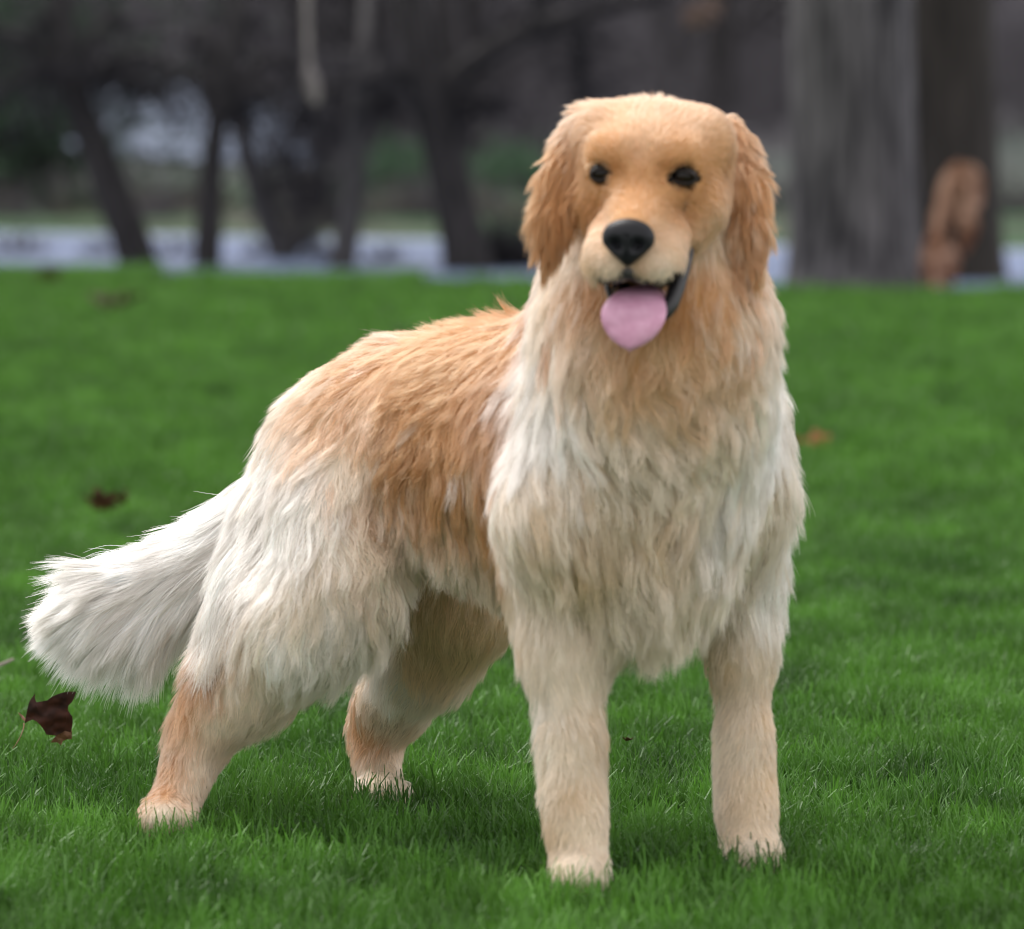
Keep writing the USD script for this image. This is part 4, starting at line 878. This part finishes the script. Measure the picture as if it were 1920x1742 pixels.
# black lower lip at the picture's right, and the dark palate
from functools import reduce
def tube_mesh(pts, rad, sides=10, flat=1.0):
    pts = np.array(pts, float)
    from scipy.interpolate import CubicSpline
    s = np.linspace(0, 1, len(pts)); S = np.linspace(0, 1, 24)
    c = CubicSpline(s, pts)(S); r = np.interp(S, s, rad)
    import manifold3d as m3
    hulls = []
    out = None
    spheres = []
    for i in range(24):
        b = trimesh.creation.icosphere(2, r[i]); b.apply_translation(c[i]); spheres.append(np.array(b.vertices))
    ms = [m3.Manifold.hull_points(np.vstack([spheres[i], spheres[i + 1]])) for i in range(23)]
    out = m3.Manifold.batch_boolean(ms, m3.OpType.Add).to_mesh()
    t = trimesh.Trimesh(out.vert_properties[:, :3], out.tri_verts)
    t.vertices = H0 + np.array(t.vertices) * 0.01 @ HM
    return t
mesh('lip', tube_mesh([(5.1, -7.5, 0.5), (4.7, -9.2, 2.0), (4.2, -11.0, 3.6), (3.8, -12.7, 5.0), (3.2, -13.9, 5.6)], [0.32, 0.6, 0.85, 0.8, 0.4]), LIP_M, DOG, smooth=40)
mesh('lip', tube_mesh([(-4.3, -8.6, 0.2), (-3.6, -10.2, 1.8), (-2.9, -11.4, 3.4), (-2.6, -12.2, 4.2)], [0.15, 0.25, 0.35, 0.2]), LIP_M, DOG, smooth=40)
mesh('upper_lip', tube_mesh([(-1.8, -10.3, 7.0), (-0.95, -9.7, 8.0), (-.1, -9.2, 8.35), (.8, -9.7, 8.0), (1.7, -10.3, 7.0)], [0.3, 0.62, 0.85, 0.62, 0.3]), LIP_M, DOG, smooth=40)

# ------------------------------------------------------------------ leaves, twigs and other small things
from shapely.geometry import Polygon
from shapely import affinity
def leaf_mesh(outline, bend=0.0, cup=0.0, thick=0.0006, n_ref=3, seed=0, crumple=0.003):
    """outline (x, z) in metres in the plane; bent about the z axis and crumpled, then given thickness."""
    poly = Polygon(outline).buffer(0)
    v2, f = trimesh.creation.triangulate_polygon(poly, engine='earcut')
    m = trimesh.Trimesh(np.column_stack([v2[:, 0], np.zeros(len(v2)), v2[:, 1]]), f)
    m = m.subdivide_to_size(max(poly.length / 45, 0.002), max_iter=12)
    v = np.array(m.vertices); x, z = v[:, 0], v[:, 2]
    w = max(np.ptp(x), 1e-6)
    y = bend * (x / w) ** 2 * w + cup * (z / w) ** 2 * w + (meshkit.fbm(np.column_stack([x, 0 * x, z]) / w * 5, 2, seed) - .5) * crumple * 2
    top = np.column_stack([x, y, z]); n = len(v)
    bot = top + [0, thick, 0]
    F_ = np.array(m.faces); e = trimesh.Trimesh(top, F_, process=False)
    ed = np.sort(F_[:, [0, 1, 1, 2, 2, 0]].reshape(-1, 2), axis=1)
    uq, ct = np.unique(ed, axis=0, return_counts=True); bd = uq[ct == 1]
    side = np.vstack([np.column_stack([bd[:, 0], bd[:, 1], bd[:, 1] + n]), np.column_stack([bd[:, 0], bd[:, 1] + n, bd[:, 0] + n])])
    return np.vstack([top, bot]), np.vstack([F_, F_[:, ::-1] + n, side])

def leaf_look(name, c0, c1, scale=60, tr=0.25):
    usdkit.material(stage, f'/World/Looks/{name}', {'g': ('texture_coordinate', {}), 'n': ('noise_texture', {'scale': scale, 'detail': 4.0}), 'r': ('rgb_ramp', {'ramp': [(0.35, c0), (0.68, c1)]}),
        'p': ('principled_bsdf', {'roughness': 0.6, 'specular_ior_level': 0.3}), 't': ('translucent_bsdf', {}), 'm': ('mix_closure', {'fac': tr})},
        [('g.object', 'n.vector'), ('n.fac', 'r.fac'), ('r.color', 'p.base_color'), ('r.color', 't.color'), ('p.BSDF', 'm.closure1'), ('t.BSDF', 'm.closure2')], surface='m.closure')
    return f'/World/Looks/{name}'
LEAF_DARK = leaf_look('leaf_dark', (0.024, 0.008, 0.005), (0.075, 0.022, 0.010), 60, 0.3)
LEAF_PINK = leaf_look('leaf_pale', (0.22, 0.10, 0.06), (0.36, 0.19, 0.13), 80)
LEAF_RUST = leaf_look('leaf_rust', (0.20, 0.075, 0.02), (0.34, 0.15, 0.05), 40)
LEAF_BROWN = leaf_look('leaf_brown', (0.05, 0.022, 0.008), (0.10, 0.04, 0.015), 60)
LEAF_GREY = leaf_look('leaf_grey', (0.20, 0.15, 0.12), (0.33, 0.26, 0.22), 60)

# curled dark leaf standing in the grass at lower left
def trace(pts, sc, ox, oy, s):
    return [((x - ox) / sc * s, -(y - oy) / sc * s) for x, y in pts]
yl = 0.8; s_ = (yl + 5) / FPX
o = thing('dead_leaf', 'dark red-brown curled dead leaf standing in the grass below the tail', 'leaf', None, P(85, 1345, yl))
blade = [(430, 1040), (455, 900), (520, 640), (570, 560), (630, 480), (622, 560), (650, 640), (760, 625), (860, 600), (930, 540), (1000, 510), (1100, 475), (1200, 458), (1360, 470), (1320, 590), (1290, 650), (1222, 720), (1218, 790), (1250, 850), (1292, 910),
         (1300, 1010), (1280, 1150), (1262, 1200), (1160, 1170), (1090, 1210), (1000, 1250), (830, 1230), (790, 1150), (720, 1050), (650, 985), (580, 960), (520, 985), (470, 1010)]
mesh('leaf_blade', leaf_mesh(trace(blade, 9.6, 816, 912, s_), 0.55, 0.15, seed=1), LEAF_DARK, o, smooth=50)
low = [(1262, 1195), (1250, 1370), (1170, 1365), (1100, 1390), (1065, 1470), (1000, 1405), (880, 1405), (960, 1310), (1010, 1235), (1090, 1200), (1160, 1165)]
g = mesh('leaf_lobe', leaf_mesh(trace(low, 9.6, 816, 912, s_), 0.55, 0.35, seed=2), LEAF_PINK, o, smooth=50)
lob = [(430, 1055), (350, 1040), (220, 935), (330, 950), (425, 1000)]
mesh('leaf_lobe', leaf_mesh(trace(lob, 9.6, 816, 912, s_), 0.55, 0.2, seed=3), LEAF_PINK, o, smooth=50)
v, f = limb([P(43, 1358, yl) , P(40, 1375, yl - .01), P(30, 1395, yl - .02), P(22, 1405, yl - .02)], [.0007, .0006, .0005, .0004], 6)
mesh('stalk', (v - P(85, 1345, yl) + [0, .01, 0], f), LEAF_PINK, o, smooth=True)

def lobed(n, r, depth, rng, squash=1.0):
    th = np.linspace(0, 2 * np.pi, 44, endpoint=False)
    rr = r * (1 - depth * (0.5 + 0.5 * np.cos(n * th + 0.4))) * rng.uniform(.92, 1.08, 44)
    return list(zip(rr * np.cos(th), rr * np.sin(th) * squash))
def lying_leaf(label, u, v, r, look, seed, tilt=25, z=0.045, parts=1, yawd=0, look2=None):
    rng = np.random.default_rng(seed); c = ground(u, v, z)
    o = thing('dead_leaf', label, 'leaf', None, c)
    for k in range(parts):
        vv, ff = leaf_mesh(lobed(5, r * (1 if k == 0 else .75), .42, rng, .75), 0.9, 0.5, seed=seed + k, crumple=r * .25)
        a = math.radians(tilt); R1 = np.array([[1, 0, 0], [0, math.cos(a), -math.sin(a)], [0, math.sin(a), math.cos(a)]])
        b = math.radians(yawd + 70 * k); R2 = np.array([[math.cos(b), -math.sin(b), 0], [math.sin(b), math.cos(b), 0], [0, 0, 1]])
        vv = vv @ R1.T @ R2.T + [k * r * 1.25, 0, (0.15 * r) * k]
        mesh('leaf_blade', (vv, ff), look if k == 0 or look2 is None else look2, o, smooth=50)
    return o
lying_leaf('blurred dark brown leaf pair in the grass left of the rump', 190, 942, 0.038, LEAF_BROWN, 5, 30, parts=2)
lying_leaf('rust orange leaf on the grass right of the chest', 1535, 822, 0.036, LEAF_RUST, 6, -25)
lying_leaf('small rust leaf half hidden beside the chest fur', 1492, 828, 0.02, LEAF_RUST, 7, 20)
lying_leaf('pale grey and dark curled leaf far off on the left of the lawn', 203, 568, 0.085, LEAF_GREY, 8, 55, parts=2, look2=LEAF_DARK)
lying_leaf('tiny dark leaf near the lawn edge at the far left', 90, 520, 0.07, LEAF_BROWN, 9, 30)
lying_leaf('tiny brown leaf scrap between the front legs', 1178, 1388, 0.007, LEAF_BROWN, 10, 60)
# pale twig lying at the left edge
o = thing('fallen_twig', 'thin pale twig lying in the grass at the left edge', 'twig', None, ground(10, 1248, .05))
v, f = limb([ground(-60, 1265, .045), ground(-10, 1250, .05), ground(24, 1236, .055)], [.003, .0028, .002], 7)
mesh('stick', (v - ground(10, 1248, .05), f), simple('pale_wood', (0.20, 0.17, 0.14), 0.8), o, smooth=True)

# pale peeled branch hanging down among the trees
PALE = noisy('peeled_wood', (0.10, 0.09, 0.092), (0.20, 0.18, 0.18), 12)
yb = 17.5
o = thing('hanging_branch', 'pale broken branch hanging down between the dark trees', 'branch', None, P(580, 100, yb))
v, f = limb([P(560, -900, yb), P(572, -300, yb), P(575, 0, yb), P(577, 90, yb), P(580, 128, yb)], [.03, .022, .019, .017, .014], 10)
mesh('stem', (v - P(580, 100, yb), f), PALE, o, smooth=True)
v, f = limb([P(578, 122, yb), P(584, 150, yb), P(590, 180, yb), P(592, 196, yb)], [.017, .036, .030, .010], 10)
mesh('broken_end', (v - P(580, 100, yb), f), PALE, o, smooth=True)

# rust coloured withered vine with big dry leaves by the dark brown trunk
yv = 17.0
base = P(1755, 535, yv)
o = thing('withered_plant', 'rust brown withered plant with drooping dry leaves before the dark trunk', 'plant', None, base)
RUSTY = leaf_look('withered_leaf', (0.18, 0.065, 0.028), (0.58, 0.36, 0.26), 7, 0.15)
v, f = limb([P(1758, 560, yv), P(1756, 450, yv), P(1770, 360, yv), P(1795, 312, yv), P(1815, 340, yv), P(1818, 400, yv), P(1812, 440, yv)], [.022, .02, .018, .015, .012, .01, .008], 8)
mesh('stem', (v - base, f), RUSTY, o, smooth=True)
rngv = np.random.default_rng(9)
for (u0, v0, u1, v1, wd) in ((1798, 300, 1766, 440, 30), (1800, 305, 1824, 420, 34), (1778, 350, 1748, 500, 26), (1758, 430, 1738, 540, 28), (1760, 440, 1785, 545, 30), (1816, 385, 1812, 480, 22), (1812, 305, 1846, 365, 17), (1795, 320, 1806, 440, 24)):
    a, b = P(u0, v0, yv), P(u1, v1, yv - .05); L = np.linalg.norm(b - a); wm = wd / FPX * (yv + 5)
    t = np.linspace(0, 1, 14); prof = wm * np.sin(np.pi * t ** .8) ** .7 * rngv.uniform(.85, 1.1, 14)
    out = list(zip(prof, -t * L)) + list(zip(-prof[::-1] * .8, -t[::-1] * L))
    vv, ff = leaf_mesh(out, 0.7, 0.2, seed=int(u0), crumple=.015)
    d = nrm(b - a); ang = math.atan2(d[0], -d[2]); R = np.array([[math.cos(ang), 0, -math.sin(ang)], [0, 1, 0], [math.sin(ang), 0, math.cos(ang)]])
    mesh('dry_leaf', (vv @ R.T + a - base + [0, -.02, 0], ff), RUSTY, o, smooth=50)

# pinkish dry leaf clump at the top, above the dog
yp = 17.0; c0 = P(1318, 28, yp)
o = thing('dry_leaf_clump', 'pinkish brown dry leaf clump hanging at the top above the dog', 'leaves', None, c0)
PINK = leaf_look('leaf_pinkish', (0.10, 0.062, 0.052), (0.20, 0.14, 0.125), 20, 0.2)
rngp = np.random.default_rng(4)
for k in range(5):
    vv, ff = leaf_mesh(lobed(5, .07, .35, rngp, .8), .9, .4, seed=40 + k, crumple=.02)
    a, b = rngp.uniform(-.6, .6), rngp.uniform(-1, 1)
    R = np.array([[math.cos(a), 0, -math.sin(a)], [0, 1, 0], [math.sin(a), 0, math.cos(a)]]) @ np.array([[math.cos(b), -math.sin(b), 0], [math.sin(b), math.cos(b), 0], [0, 0, 1]])
    mesh('dry_leaf', (vv @ R.T + rngp.normal(0, .03, 3), ff), PINK, o, smooth=50)
v, f = limb([P(1330, -700, yp), P(1324, -200, yp), P(1318, 20, yp)], [.008, .006, .004], 6)
mesh('twig', (v - c0, f), BARK_GREY, o, smooth=True)
